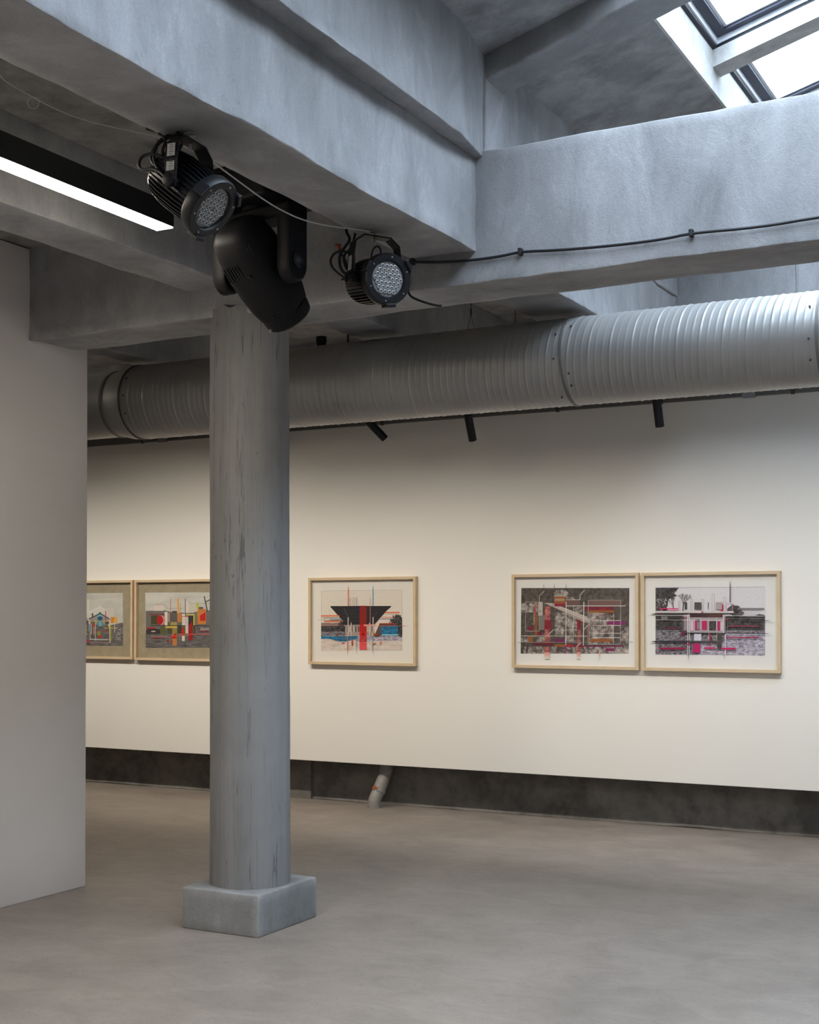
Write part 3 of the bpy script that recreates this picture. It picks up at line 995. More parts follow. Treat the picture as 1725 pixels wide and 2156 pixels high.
mb.build('loose_end', 'rubber', cable, smooth=True)
for x, z in ((-2.274, 3.043), (-1.531, 3.023), (-2.795, 3.066)):
    mb = MB()
    mb.box((x - 0.008, 5.238, z - 0.013), (x + 0.008, 5.268, z + 0.016), 0, 0.003)
    mb.build('clip', 'rubber', cable)

mb = MB()
mb.tube([(-2.72, 3.62, 3.055), (-2.73, 3.664, 3.038), (-2.73, 3.829, 3.013), (-2.73, 4.005, 2.987), (-2.73, 4.16, 2.98), (-2.73, 4.291, 2.987), (-2.73, 4.463, 3.013), (-2.73, 4.609, 3.041), (-2.725, 4.75, 3.066)], 0.0026, 6, 0, 2)
tag(mb.build('safety_rope', 'white_wire', smooth=True), 'thin pale rope sagging between the two stage lights under the beam', 'rope')

tw = thing('thin_wire', (0, 0, 0), 'thin pale wire with a small ring under the dark left ceiling', 'wire')
mb = MB()
mb.tube([(-3.14, 2.75, 3.424), (-3.14, 3.117, 3.2), (-3.156, 3.195, 3.2), (-3.165, 3.29, 3.2), (-3.174, 3.365, 3.2), (-3.165, 3.517, 3.2), (-3.089, 3.676, 3.2), (-2.79, 4.06, 3.17)], 0.0011, 6, 0, 1)
mb.build('strand', 'white_wire', tw)
mb = MB()
mb.tube([V((-3.201, 3.327, 3.2)) + (RX * cos(a) + UZ * sin(a)) * 0.019 for a in [2 * pi * k / 24 for k in range(25)]], 0.001, 6)
mb.build('ring', 'white_wire', tw)

# ------------------------------------------------------------------ drain pipe at the foot of the wall
dp = thing('drain_pipe', (-5.16, 9.075, 0), 'grey plastic drain pipe bending to the floor below the exhibition wall', 'pipe')
path = [(0.045, 0.105, 1.2), (0.045, 0.105, 0.30), (0.040, 0.098, 0.255), (0.012, 0.04, 0.125), (0.0, 0.012, 0.08), (-0.004, 0.0, 0.05), (-0.004, 0.0, 0.0)]
mb = MB(); mb.tube(path, 0.050, 24, 0, 1)
mb.build('pipe_body', 'pvc', dp, smooth=True, angle=50)
def collar(p0, p1, r):
    mb = MB(); mb.tube([p0, V(p0).lerp(V(p1), 0.5), p1], r, 24)
    return mb.build('collar', 'pvc', dp, smooth=True, angle=40)
collar((0.045, 0.105, 0.262), (0.042, 0.1, 0.285), 0.0555)
collar((0.045, 0.105, 0.315), (0.045, 0.105, 0.335), 0.0555)
cl = collar((0.010, 0.036, 0.118), (0.016, 0.048, 0.144), 0.0555)
collar((-0.004, 0.0, 0.0), (-0.004, 0.0, 0.022), 0.0545)
mb = MB()
c0 = V((0.013, 0.042, 0.150))
for k, (a, zz, s_) in enumerate(((-100, 0.012, 0.013), (-85, 0.006, 0.012), (-112, 0.0, 0.010))):
    a = radians(a)
    q = c0 + V((cos(a) * 0.0575, sin(a) * 0.0575, zz))
    tg = V((-sin(a), cos(a), 0))
    ring = [q + tg * s_ * cos(b) * (1 + 0.3 * sin(3 * b)) + UZ * s_ * 0.8 * sin(b) for b in [2 * pi * i / 10 for i in range(10)]]
    mb.rings([ring, [x - V((cos(a), sin(a), 0)) * 0.004 for x in ring]])
mb.build('paint_mark', 'orange', cl)

# ------------------------------------------------------------------ the framed prints
def tone(c):
    return tuple(min(0.84, x * 1.28) for x in srgb(*c)[:3]) + (1,)
_solid = {}
def ink(c):
    if c not in _solid:
        t = NT('print_ink_%02x%02x%02x' % c)
        n = t.noise(90, 3, 0.6)
        a = tone(c)
        t.color(t.ramp(n, [(0.3, tuple(x * 0.88 for x in a[:3])), (0.65, a[:3])]))
        t.rough(0.6)
        _solid[c] = t.m
    return _solid[c]
def photo(name, dark, light, scale, lo=0.40, hi=0.62, stretch=(1, 1, 1), dist=0.6):
    t = NT(name)
    n = t.noise(scale, 8, 0.72, dist, t.coord(stretch))
    t.color(t.ramp(n, [(lo, tone(dark)), (hi, tone(light))]))
    t.rough(0.6)
    return t.m
PH = dict(
    forest=photo('photo_forest', (44, 39, 36), (92, 83, 77), 34),
    snow=photo('photo_snow', (62, 54, 50), (188, 178, 172), 22, 0.42, 0.66),
    bush=photo('photo_bush', (26, 24, 28), (92, 88, 88), 40, 0.42, 0.68),
    grass=photo('photo_grass', (46, 42, 50), (158, 152, 160), 48, 0.40, 0.64, (1, 1, 1.5)),
    gravel=photo('photo_gravel', (96, 90, 100), (196, 190, 206), 44, 0.38, 0.62, (0.8, 1, 1.9)),
    ground=photo('photo_ground', (60, 58, 60), (120, 116, 116), 24, 0.36, 0.66, (0.5, 1, 2.6)),
    sea=photo('photo_sea_blue', (10, 70, 108), (40, 130, 168), 34, 0.38, 0.64, (0.6, 1, 1.8)),
    pale=photo('photo_pale_field', (182, 168, 160), (214, 202, 194), 18, 0.36, 0.66, (0.6, 1, 2)),
    sky=photo('photo_sky', (172, 170, 164), (196, 194, 188), 5, 0.35, 0.65, (0.4, 1, 1.6)),
    redg=photo('photo_red_gravel', (120, 16, 18), (238, 66, 60), 40, 0.36, 0.64, (0.7, 1, 2)),
    redglow=photo('photo_red_wash', (92, 40, 40), (190, 110, 104), 26, 0.38, 0.66),
    grain=photo('brown_grey_board', (134, 124, 104), (156, 145, 124), 12, 0.3, 0.7),
)
class Art:
    """a print drawn in its own sketch units; corner order: top left, top right, bottom right, bottom left"""
    def __init__(s, quad, w, h):
        s.q = [V((*p, 0)) for p in quad]
        s.w, s.h = w, h
        s.mb = MB()
        s.layer = 0
    def uv(s, x, y):
        u = v = 0.5
        a, b, c, d = s.q
        for _ in range(6):
            l = a.lerp(d, v); r = b.lerp(c, v)
            u = (x - l.x) / (r.x - l.x)
            tp = a.lerp(b, u); bt = d.lerp(c, u)
            v = (y - tp.y) / (bt.y - tp.y)
        return (u - 0.5) * s.w, (0.5 - v) * s.h
    def poly(s, pts, c, clip=False):
        if clip:
            x0 = max(s.q[0].x, s.q[3].x); x1 = min(s.q[1].x, s.q[2].x)
            y0 = max(s.q[0].y, s.q[1].y); y1 = min(s.q[2].y, s.q[3].y)
            pts = [(min(max(x, x0), x1), min(max(y, y0), y1)) for x, y in pts]
        m = PH[c] if isinstance(c, str) else ink(c)
        i = s.mb.slot(m)
        s.layer += 1
        y = -0.0006 - s.layer * 0.00004
        s.mb.face([V((s.uv(*p)[0], y, s.uv(*p)[1])) for p in pts], i)
    def r(s, x0, y0, x1, y1, c):
        s.poly([(x0, y0), (x1, y0), (x1, y1), (x0, y1)], c)
    def l(s, x0, y0, x1, y1, w, c):
        d = V((x1 - x0, y1 - y0)); n = V((-d.y, d.x)).normalized() * w / 2
        s.poly([(x0 + n.x, y0 + n.y), (x1 + n.x, y1 + n.y), (x1 - n.x, y1 - n.y), (x0 - n.x, y0 - n.y)], c)
    def o(s, x0, y0, x1, y1, w, c):
        s.l(x0, y0, x1, y0, w, c); s.l(x0, y1, x1, y1, w, c); s.l(x0, y0, x0, y1, w, c); s.l(x1, y0, x1, y1, w, c)
    def fade(s, x0, y0, x1, y1, w, c, paper, n=6):
        """a stroke that runs dry into the paper colour"""
        for k in range(n):
            f0, f1 = k / n, (k + 1) / n
            f = (k + 0.5) / n
            cc = tuple(int(a * (1 - f) + b * f) for a, b in zip(c, paper))
            s.l(x0 + (x1 - x0) * f0, y0 + (y1 - y0) * f0, x0 + (x1 - x0) * f1, y0 + (y1 - y0) * f1, w, cc)
    def circle(s, x, y, rx, ry, c, n=28):
        s.poly([(x + rx * cos(2 * pi * k / n), y + ry * sin(2 * pi * k / n)) for k in range(n)], c)
    def ringline(s, x, y, rx, ry, w, c, n=36):
        for k in range(n):
            a, b = 2 * pi * k / n, 2 * pi * (k + 1) / n
            s.l(x + rx * cos(a), y + ry * sin(a), x + rx * cos(b), y + ry * sin(b), w, c)
    def blob(s, x, y, rx, ry, c, seed=0, rough=0.28, n=40):
        s.poly([(x + rx * cos(a) * (1 + rough * noise.noise(V((cos(a) * 3, sin(a) * 3, seed)))), y + ry * sin(a) * (1 + rough * noise.noise(V((cos(a) * 3, sin(a) * 3, seed + 9))))) for a in [2 * pi * k / n for k in range(n)]], c, True)

FW, FH = 0.962, 0.682
def picture(x0, x1, z0, z1, label, mat_key, art, pw, ph, cx, cz):
    w, h = x1 - x0, z1 - z0
    t = thing('framed_print', ((x0 + x1) / 2, 9.05, (z0 + z1) / 2), label, 'picture', 'framed prints on the exhibition wall')
    a, b = w / 2, h / 2
    fw, dp_ = 0.021, 0.042
    mb = MB()
    outer = [(-a, -b), (a, -b), (a, b), (-a, b)]
    inner = [(-a + fw, -b + fw), (a - fw, -b + fw), (a - fw, b - fw), (-a + fw, b - fw)]
    for i in range(4):
        j = (i + 1) % 4
        A, B, C_, D_ = outer[i], outer[j], inner[j], inner[i]
        g = 0.0004
        sec = lambda y: [V((A[0], y, A[1])), V((B[0], y, B[1])), V((C_[0], y, C_[1])), V((D_[0], y, D_[1]))]
        mb.rings([sec(-dp_), sec(-0.001)])
    mb.build('frame', 'wood', t)
    mb = MB()
    mb.box((-a + fw - 0.003, -0.014, -b + fw - 0.003), (a - fw + 0.003, -0.002, b - fw + 0.003))
    mat = mb.build('mat_board', mat_key, t)
    o = art.mb.build('print', None, t)
    o.location = (cx, -0.0142, cz)
    mb = MB()
    mb.box((-a + fw - 0.002, -0.031, -b + fw - 0.002), (a - fw + 0.002, -0.029, b - fw + 0.002))
    mb.build('glass', 'picture_glass', t)
    return t
M['mat_white'] = paint('white_mat_board', (0.84, 0.80, 0.75), 0.01)
M['mat_cool'] = paint('cool_white_mat_board', (0.84, 0.82, 0.80), 0.01)
M['mat_brown'] = PH['grain']
WP = (222, 214, 204)

# --- print with the dark inverted-pyramid roof and a red stripe
a = Art([(255, 298), (1437, 298), (1437, 1178), (255, 1152)], 0.730, 0.463)
K = (34, 31, 34)
a.r(255, 298, 1437, 1178, (214, 202, 192))
a.o(258, 301, 1434, 1174, 3, (150, 140, 136))
a.poly([(255, 770), (330, 762), (420, 775), (520, 768), (600, 790), (620, 812), (255, 818)], (128, 116, 112))
a.poly([(1110, 795), (1240, 790), (1437, 800), (1437, 960), (1040, 960)], (84, 72, 72))
a.r(255, 815, 640, 925, 'bush')
a.r(255, 895, 640, 960, 'grass')
a.r(255, 955, 640, 1000, (96, 138, 156))
a.r(255, 1000, 1437, 1175, 'pale')
a.poly([(255, 985), (640, 1000), (800, 1040), (1437, 1035), (1437, 960), (255, 960)], 'gravel')
a.poly([(255, 960), (520, 968), (800, 962), (800, 1000), (620, 1045), (500, 1040), (400, 1005), (255, 1002)], 'sea')
a.blob(1365, 790, 95, 120, 'bush', 2, 0.5)
a.blob(1400, 880, 80, 100, 'bush', 4, 0.4)
a.blob(570, 790, 60, 46, 'bush', 6, 0.5)
random.seed(11)
for k in range(40):
    an = random.uniform(-pi, 0.6)
    a.blob(1365 + 92 * cos(an) * random.uniform(0.85, 1.15), 785 + 112 * sin(an) * random.uniform(0.85, 1.12), random.uniform(5, 13), random.uniform(5, 12), 'bush', k, 0.5, 10)
a.r(620, 820, 1040, 962, (176, 164, 156))
for x in (640, 700, 760, 800, 840, 1000):
    a.r(x, 815, x + 26, 905, (84, 78, 78))
a.r(620, 905, 1040, 955, (150, 138, 132))
a.r(600, 800, 1040, 822, (140, 130, 126))
a.poly([(395, 524), (1282, 530), (1278, 545), (1225, 590), (1042, 798), (575, 800), (585, 745), (400, 540)], K)
for y in (600, 640, 690, 740):
    a.l(520 + (y - 600) * 0.5, y, 1120 - (y - 600) * 0.7, y, 4, (62, 58, 60))
a.l(600, 560, 660, 690, 8, (84, 80, 80)); a.l(660, 690, 705, 770, 5, (90, 86, 86))
a.l(1090, 610, 1025, 690, 6, (74, 70, 72))
for x in (660, 705, 972, 1023):
    a.l(x, 690 if x in (660, 1023) else 770, x, 955, 14, (190, 178, 170))
a.r(780, 524, 830, 610, (24, 30, 58))
a.r(828, 524, 930, 795, (128, 20, 10))
a.r(828, 795, 930, 965, (196, 14, 12))
for x in (845, 872, 900, 915):
    a.l(x, 800, x, 905, 6, (92, 8, 10))
a.r(828, 965, 930, 1050, 'redg')
a.r(828, 1050, 930, 1165, (232, 78, 84))
a.l(828, 1085, 930, 1083, 6, (210, 40, 44)); a.circle(880, 935, 16, 18, (70, 8, 12))
a.r(1143, 825, 1380, 962, 'sea'); a.r(1150, 940, 1380, 962, (120, 176, 196))
a.r(1112, 780, 1345, 798, (150, 58, 26))
ORG = (222, 88, 40)
a.r(255, 656, 525, 668, ORG); a.r(255, 668, 530, 682, (228, 160, 134))
a.r(305, 740, 560, 752, (228, 84, 30)); a.r(330, 752, 540, 768, (230, 176, 150))
a.r(1195, 618, 1402, 634, (226, 100, 62)); a.r(1185, 634, 1395, 648, (232, 190, 174))
a.o(305, 700, 600, 735, 4, (70, 56, 60)); a.l(200, 718, 300, 718, 4, (150, 160, 176)); a.r(388, 712, 565, 726, (124, 146, 170))
a.r(1143, 684, 1300, 708, (228, 166, 152)); a.l(1100, 722, 1300, 722, 8, (150, 160, 180))
a.l(255, 803, 600, 803, 4, (200, 120, 108)); a.r(890, 796, 1055, 822, (226, 150, 140)); a.l(1055, 820, 1437, 818, 5, (200, 110, 100))
a.fade(1437, 818, 1520, 820, 5, (206, 110, 98), WP)
a.l(662, 298, 662, 525, 13, (232, 112, 90)); a.fade(662, 298, 662, 225, 12, (232, 112, 90), WP)
a.l(1022, 298, 1022, 525, 13, (98, 158, 188)); a.fade(1022, 298, 1022, 225, 12, (98, 158, 188), WP)
a.o(678, 412, 700, 520, 4, (110, 124, 124)); a.o(734, 412, 762, 520, 4, (110, 104, 104)); a.l(787, 400, 787, 520, 6, (88, 110, 122))
a.l(984, 410, 984, 800, 7, (196, 132, 126)); a.o(548, 440, 825, 525, 2, (196, 186, 178)); a.o(950, 448, 1112, 525, 2, (196, 186, 178))
a.o(490, 930, 612, 968, 6, (112, 36, 24)); a.l(655, 960, 655, 1165, 10, (216, 92, 76)); a.fade(655, 1165, 655, 1240, 10, (220, 110, 92), WP)
a.l(785, 960, 785, 1165, 7, (110, 140, 156)); a.fade(785, 1165, 785, 1230, 6, (120, 150, 166), WP)
a.l(1020, 960, 1020, 1165, 10, (110, 146, 160)); a.fade(1020, 1165, 1020, 1225, 9, (120, 156, 170), WP)
a.r(714, 1012, 733, 1106, (196, 62, 30)); a.r(567, 1056, 612, 1070, (196, 70, 36)); a.r(1022, 1068, 1068, 1084, (188, 76, 44)); a.r(1125, 1038, 1142, 1084, (228, 116, 100))
a.o(300, 1030, 520, 1088, 3, (206, 148, 140)); a.o(575, 1010, 715, 1060, 3, (120, 112, 122)); a.o(1068, 985, 1370, 1102, 3, (170, 152, 152)); a.r(1017, 880, 1034, 962, (214, 158, 116))
a.r(1042, 930, 1112, 968, (120, 60, 36))
picture(-5.731, -4.769, 1.104, 1.786, 'framed print of a dark flared roof cut by a red stripe, right of the column', 'mat_white', a, 0.730, 0.463, -0.012, 0.0085)

# --- print with the brown winter hillside, orange and crimson bars
a = Art([(168, 268), (1512, 255), (1522, 1077), (178, 1057)], 0.818, 0.460)
a.r(168, 256, 1520, 1077, 'forest')
a.poly([(170, 450), (380, 440), (380, 660), (330, 720), (172, 560)], 'snow')
a.blob(680, 320, 90, 40, 'snow', 3); a.poly([(640, 300), (760, 320), (860, 400), (720, 380)], 'snow')
a.r(600, 560, 890, 850, 'snow'); a.r(172, 870, 520, 930, 'snow'); a.r(176, 990, 1520, 1075, 'snow')
a.r(172, 560, 330, 700, 'forest'); a.r(730, 790, 880, 930, 'snow'); a.blob(1490, 880, 60, 130, 'snow', 5, 0.5)
a.r(1040, 570, 1336, 960, 'snow')
a.blob(900, 530, 60, 40, 'snow', 8)
a.poly([(470, 440), (560, 445), (1040, 640), (1040, 700), (960, 680)], (172, 162, 154)); a.l(470, 448, 1030, 690, 8, (120, 108, 100)); a.l(560, 446, 1010, 620, 7, (200, 190, 182))
a.r(388, 430, 446, 600, (176, 168, 160)); a.r(410, 600, 470, 780, (112, 106, 100)); a.circle(402, 548, 7, 8, K); a.circle(422, 548, 7, 8, K)
OR = (140, 78, 26); CR = (122, 10, 34); MG = (116, 8, 82); PK = (222, 106, 100); WL = (206, 198, 190)
a.r(588, 362, 742, 450, OR); a.r(602, 388, 720, 418, (150, 130, 116)); a.r(596, 450, 736, 486, (122, 8, 52))
a.r(972, 492, 1336, 532, (110, 6, 42)); a.r(1160, 498, 1240, 532, (136, 10, 26)); a.r(1030, 536, 1342, 570, OR)
a.r(474, 486, 545, 656, 'redglow'); a.r(474, 656, 562, 772, CR); a.r(474, 772, 550, 940, 'redglow'); a.r(342, 460, 360, 580, (170, 70, 66))
a.r(345, 580, 378, 850, (128, 74, 34)); a.r(264, 735, 322, 790, (112, 12, 40)); a.r(386, 800, 440, 852, (104, 8, 40)); a.r(265, 862, 314, 934, OR)
a.r(884, 655, 930, 778, CR); a.r(888, 778, 930, 1060, 'redglow'); a.r(1015, 690, 1032, 880, (130, 40, 36))
a.r(1250, 674, 1478, 714, (122, 6, 92)); a.r(600, 892, 732, 932, (104, 6, 74)); a.r(336, 940, 582, 974, (104, 10, 34)); a.r(605, 960, 732, 990, OR)
a.r(740, 960, 828, 992, (150, 10, 34)); a.r(828, 965, 960, 995, (112, 8, 46)); a.r(960, 978, 1455, 992, (112, 6, 70)); a.r(1040, 893, 1315, 930, OR); a.r(1240, 1010, 1345, 1046, (120, 6, 78))
a.r(738, 930, 750, 1076, (116, 16, 112)); a.r(1512, 256, 1518, 580, (106, 26, 96))
a.l(745, 430, 745, 975, 9, WL); a.l(966, 430, 966, 975, 10, WL); a.l(838, 430, 838, 930, 6, (180, 170, 164)); a.l(742, 480, 1478, 480, 8, (216, 206, 200)); a.l(176, 855, 1010, 858, 6, WL)
a.o(1022, 408, 1418, 960, 7, (160, 146, 140)); a.r(1030, 414, 1410, 474, (106, 78, 74)); a.o(230, 430, 405, 795, 6, (158, 150, 144)); a.l(585, 355, 745, 355, 9, (176, 168, 160)); a.r(750, 412, 915, 470, (98, 74, 70)); a.l(745, 403, 915, 403, 8, (190, 180, 172))
a.l(918, 345, 975, 280, 8, (186, 180, 172)); a.l(918, 345, 918, 405, 8, (186, 180, 172)); a.l(405, 355, 465, 295, 8, (176, 170, 164)); a.l(405, 355, 405, 440, 7, (176, 170, 164))
a.l(880, 992, 940, 938, 7, WL); a.l(520, 845, 585, 780, 7, WL); a.l(585, 780, 880, 780, 5, (190, 180, 172)); a.l(600, 640, 880, 745, 5, (176, 168, 160)); a.l(966, 780, 1030, 710, 6, WL)
for y in (662, 725, 822, 878):
    a.l(1078, y, 1418, y, 8, (204, 194, 188))
a.o(1040, 570, 1336, 960, 6, (176, 168, 162)); a.l(1150, 560, 1340, 572, 8, K); a.ringline(1195, 700, 96, 112, 5, (150, 70, 76)); a.r(1110, 590, 1112, 600, WL)
for k in range(9):
    a.l(1070 + k * 30, 800, 1090 + k * 24, 640 + (k % 3) * 30, 4, (92, 84, 80))
a.o(600, 560, 735, 1060, 4, (74, 64, 66)); a.o(320, 960, 460, 1036, 4, (70, 40, 44)); a.l(178, 937, 1090, 940, 5, (150, 140, 134)); a.l(465, 285, 580, 288, 4, K); a.l(580, 288, 580, 640, 4, K)
for x in (460, 595, 744):
    a.fade(x, 258, x, 192, 7, (84, 66, 66), WP)
for x, w in ((512, 68), (908, 40)):
    a.r(x - w / 2, 990, x + w / 2, 1060, 'redglow'); a.fade(x, 1058, x, 1145, w, (232, 130, 122), WP, 8)
a.fade(1168, 1046, 1168, 1140, 16, (230, 130, 124), WP); a.l(135, 938, 178, 938, 5, (110, 104, 100)); a.l(1520, 930, 1570, 932, 5, (110, 104, 100))
picture(-3.974, -3.012, 1.109, 1.789, 'framed print of a brown winter hillside crossed by crimson and orange bars', 'mat_cool', a, 0.818, 0.460, -0.006, 0.004)

# --- print with the grey pavilion, magenta bars and trees
a = Art([(225, 258), (1463, 243), (1472, 1024), (230, 1010)], 0.755, 0.459)
a.r(225, 244, 1472, 1022, (206, 202, 206)); a.l(225, 258, 1463, 243, 3, (96, 84, 90))
a.r(228, 570, 1468, 760, 'bush'); a.r(228, 740, 1470, 1016, 'grass'); a.poly([(1040, 770), (1470, 780), (1472, 1022), (1000, 1020)], 'gravel'); a.r(740, 870, 1040, 1018, 'gravel')
a.poly([(226, 258), (350, 257), (360, 330), (330, 420), (350, 520), (228, 520)], 'bush')
a.poly([(340, 257), (500, 256), (470, 290), (420, 310), (480, 345), (420, 372), (350, 400)], 'bush')
random.seed(5)
for k in range(90):
    yy = random.uniform(262, 510)
    xx = 345 + (150 if yy < 300 else 105 if yy < 400 else 25) * random.random() ** 1.3
    a.blob(xx, yy, random.uniform(4, 14), random.uniform(3, 9), (58, 54, 58), k, 0.5, 9)
for k in range(40):
    a.blob(random.uniform(240, 370), random.uniform(380, 515), random.uniform(3, 8), random.uniform(3, 7), (168, 164, 168), k, 0.5, 8)
for k in range(46):
    an = random.uniform(-pi, 0)
    a.l(1130 + 30 * cos(an), 520, 1130 + 95 * cos(an) * random.uniform(0.6, 1), 520 + 85 * sin(an) * random.uniform(0.5, 1), 5, (60, 56, 60))
random.seed(3)
def tree(x, y, ang, ln, w, dep):
    x2, y2 = x + ln * sin(ang), y - ln * cos(ang)
    a.l(x, y, x2, y2, w, (74, 66, 70))
    if dep:
        for s_ in (-1, 0.15, 1):
            tree(x2, y2, ang + s_ * random.uniform(0.3, 0.55), ln * random.uniform(0.6, 0.8), w * 0.62, dep - 1)
tree(548, 520, 0.08, 78, 11, 3); tree(450, 520, -0.25, 70, 9, 2)
a.blob(1130, 495, 70, 42, 'bush', 6, 0.6); a.blob(1165, 540, 70, 36, 'bush', 9, 0.5)
a.poly([(1360, 566), (1410, 552), (1465, 562), (1465, 575)], (70, 66, 72))
for x0, y0, x1, y1, c in ((572, 420, 598, 500, (62, 58, 56)), (682, 420, 762, 500, (74, 68, 64)), (836, 420, 845, 500, (80, 70, 72)), (925, 418, 1000, 500, (160, 148, 148))):
    a.r(x0, y0, x1, y1, c)
for x0, y0, x1, y1 in ((768, 384, 788, 520), (882, 325, 908, 520), (1010, 365, 1038, 520), (640, 384, 656, 520), (500, 408, 516, 520)):
    a.o(x0, y0, x1, y1, 3, (138, 128, 140))
a.o(1043, 428, 1112, 520, 4, (220, 160, 190)); a.r(1170, 483, 1463, 500, (122, 112, 118)); a.o(1190, 528, 1405, 548, 3, (160, 150, 160))
MA = (170, 14, 92)
a.r(275, 488, 497, 500, (190, 20, 84)); a.r(370, 498, 490, 512, (226, 140, 170))
a.r(228, 520, 1125, 544, (196, 186, 184)); a.l(228, 545, 1125, 544, 6, K)
a.r(228, 545, 610, 562, (46, 42, 46)); a.fade(228, 556, 170, 556, 12, (60, 56, 60), WP)
a.r(560, 560, 1010, 770, (150, 140, 146)); a.r(630, 548, 1005, 592, (56, 24, 34)); a.r(850, 548, 1005, 592, (74, 36, 30))
a.r(540, 590, 600, 770, (70, 62, 66)); a.r(562, 600, 600, 740, (140, 126, 132))
a.r(640, 630, 670, 740, (206, 176, 190)); a.r(683, 612, 748, 740, (44, 34, 46)); a.r(690, 620, 714, 735, MA); a.r(770, 628, 828, 735, (172, 12, 84)); a.r(850, 632, 930, 740, 'bush'); a.r(946, 636, 978, 742, MA); a.r(980, 640, 1006, 742, (196, 176, 186)); a.r(714, 640, 745, 730, (128, 118, 130))
a.o(686, 600, 752, 745, 8, (186, 172, 172)); a.l(228, 620, 1005, 624, 7, (204, 198, 198)); a.l(848, 590, 848, 870, 6, (186, 176, 160)); a.l(938, 590, 938, 860, 6, (186, 176, 160)); a.l(760, 590, 764, 745, 5, (180, 150, 160))
a.r(1015, 570, 1036, 770, (140, 130, 136)); a.l(228, 570, 625, 572, 6, (196, 192, 190)); a.r(300, 582, 374, 616, (116, 108, 112)); a.r(374, 580, 495, 612, (48, 44, 48))
a.l(608, 560, 608, 1012, 8, (212, 208, 208)); a.l(628, 560, 628, 1012, 7, (212, 208, 208)); a.l(1012, 565, 1012, 770, 8, (216, 212, 212)); a.r(1030, 780, 1042, 1018, (220, 196, 216))
a.o(1060, 600, 1465, 740, 4, (122, 116, 122)); a.l(1015, 572, 1465, 576, 7, (176, 170, 172)); a.o(240, 620, 545, 738, 4, (110, 104, 110))
a.l(1075, 688, 1408, 690, 9, (150, 16, 70)); a.l(345, 716, 500, 716, 10, (120, 10, 50)); a.r(1045, 810, 1408, 824, (152, 12, 70)); a.r(275, 934, 586, 956, (142, 8, 66)); a.r(796, 930, 928, 948, (190, 16, 96)); a.r(990, 934, 1152, 956, (186, 16, 92)); a.r(670, 885, 754, 990, (176, 10, 92)); a.r(858, 780, 872, 915, (164, 10, 78))
a.r(532, 768, 582, 788, (130, 10, 60)); a.r(562, 750, 578, 788, (130, 10, 60)); a.r(592, 895, 636, 908, (160, 12, 76)); a.r(625, 864, 636, 908, (160, 12, 76)); a.r(996, 442, 1010, 520, (190, 20, 66)); a.r(980, 508, 1010, 520, (190, 20, 66)); a.r(766, 524, 784, 540, (170, 16, 66)); a.r(1034, 602, 1056, 634, (150, 12, 66)); a.r(562, 586, 576, 612, (170, 14, 92))
a.r(682, 780, 766, 862, (196, 192, 206)); a.r(944, 770, 996, 950, (62, 56, 54)); a.r(582, 856, 940, 880, (60, 54, 54)); a.r(228, 858, 582, 878, (44, 40, 48)); a.fade(228, 868, 178, 868, 14, (60, 56, 62), WP)
a.l(1040, 628, 1468, 626, 8, (48, 44, 50)); a.fade(1468, 626, 1540, 628, 8, (60, 56, 60), WP); a.l(560, 768, 1468, 774, 7, (48, 44, 50)); a.fade(1468, 774, 1535, 776, 7, (60, 56, 60), WP)
a.r(1083, 245, 1093, 420, (50, 46, 54)); a.fade(1087, 245, 1084, 170, 9, (60, 54, 60), WP); a.fade(618, 1012, 618, 1085, 8, (80, 74, 80), WP); a.fade(1020, 1018, 1020, 1085, 6, (130, 120, 128), WP)
a.o(523, 770, 575, 930, 4, (96, 20, 60)); a.l(1150, 860, 1235, 930, 5, (96, 90, 100)); a.o(640, 860, 1262, 890, 3, (120, 112, 122)); a.l(1405, 1016, 1445, 1016, 5, (40, 36, 40))
picture(-2.991, -2.035, 1.108, 1.787, 'framed print of a grey pavilion with magenta bars and bare trees, rightmost of all', 'mat_cool', a, 0.755, 0.459, -0.006, 0.0045)

# --- two prints in brown-grey board left of the column (sketch units of the same drawing sheet)
WLG = (196, 194, 188)
a = Art([(-147, 236), (588, 232), (584, 925), (-152, 920)], 0.735, 0.457)
a.r(-150, 234, 588, 925, 'sky'); a.poly([(-150, 640), (470, 650), (588, 620), (588, 925), (-150, 925)], 'ground')
a.r(-140, 560, 200, 660, (120, 116, 116)); a.poly([(-150, 560), (60, 545), (110, 560), (200, 600), (200, 660), (-150, 660)], (104, 98, 100))
a.r(-130, 430, 185, 560, (190, 188, 180)); a.r(185, 315, 215, 560, (204, 200, 186)); a.r(302, 370, 358, 470, (196, 194, 186)); a.r(400, 430, 490, 600, (194, 190, 182))
a.poly([(190, 490), (330, 418), (390, 450), (390, 640), (190, 640)], (200, 198, 190)); a.l(190, 492, 332, 420, 9, (222, 220, 212)); a.l(332, 420, 400, 455, 9, (222, 220, 212))
a.poly([(215, 570), (335, 495), (445, 575), (445, 650), (215, 650)], (142, 138, 138)); a.l(205, 576, 335, 500, 13, (58, 60, 74)); a.l(335, 500, 450, 580, 13, (58, 60, 74))
a.poly([(300, 530), (335, 510), (370, 540), (362, 552), (306, 552)], (110, 170, 178)); a.r(306, 560, 362, 670, (70, 132, 150)); a.circle(334, 565, 28, 26, (28, 78, 112)); a.r(322, 486, 345, 506, (36, 84, 100)); a.r(318, 612, 352, 664, (110, 168, 178))
a.r(240, 500, 258, 560, (80, 72, 72)); a.r(230, 600, 280, 650, (112, 96, 78)); a.r(392, 600, 440, 645, (80, 70, 60))
a.r(78, 600, 205, 650, (82, 74, 76)); a.l(78, 602, 205, 598, 8, (140, 26, 30)); a.r(104, 484, 117, 620, (176, 28, 26)); a.r(393, 470, 402, 600, (170, 60, 50))
a.r(456, 550, 488, 628, (206, 124, 34)); a.r(488, 548, 526, 628, (216, 158, 78)); a.l(456, 566, 500, 566, 4, (150, 90, 24))
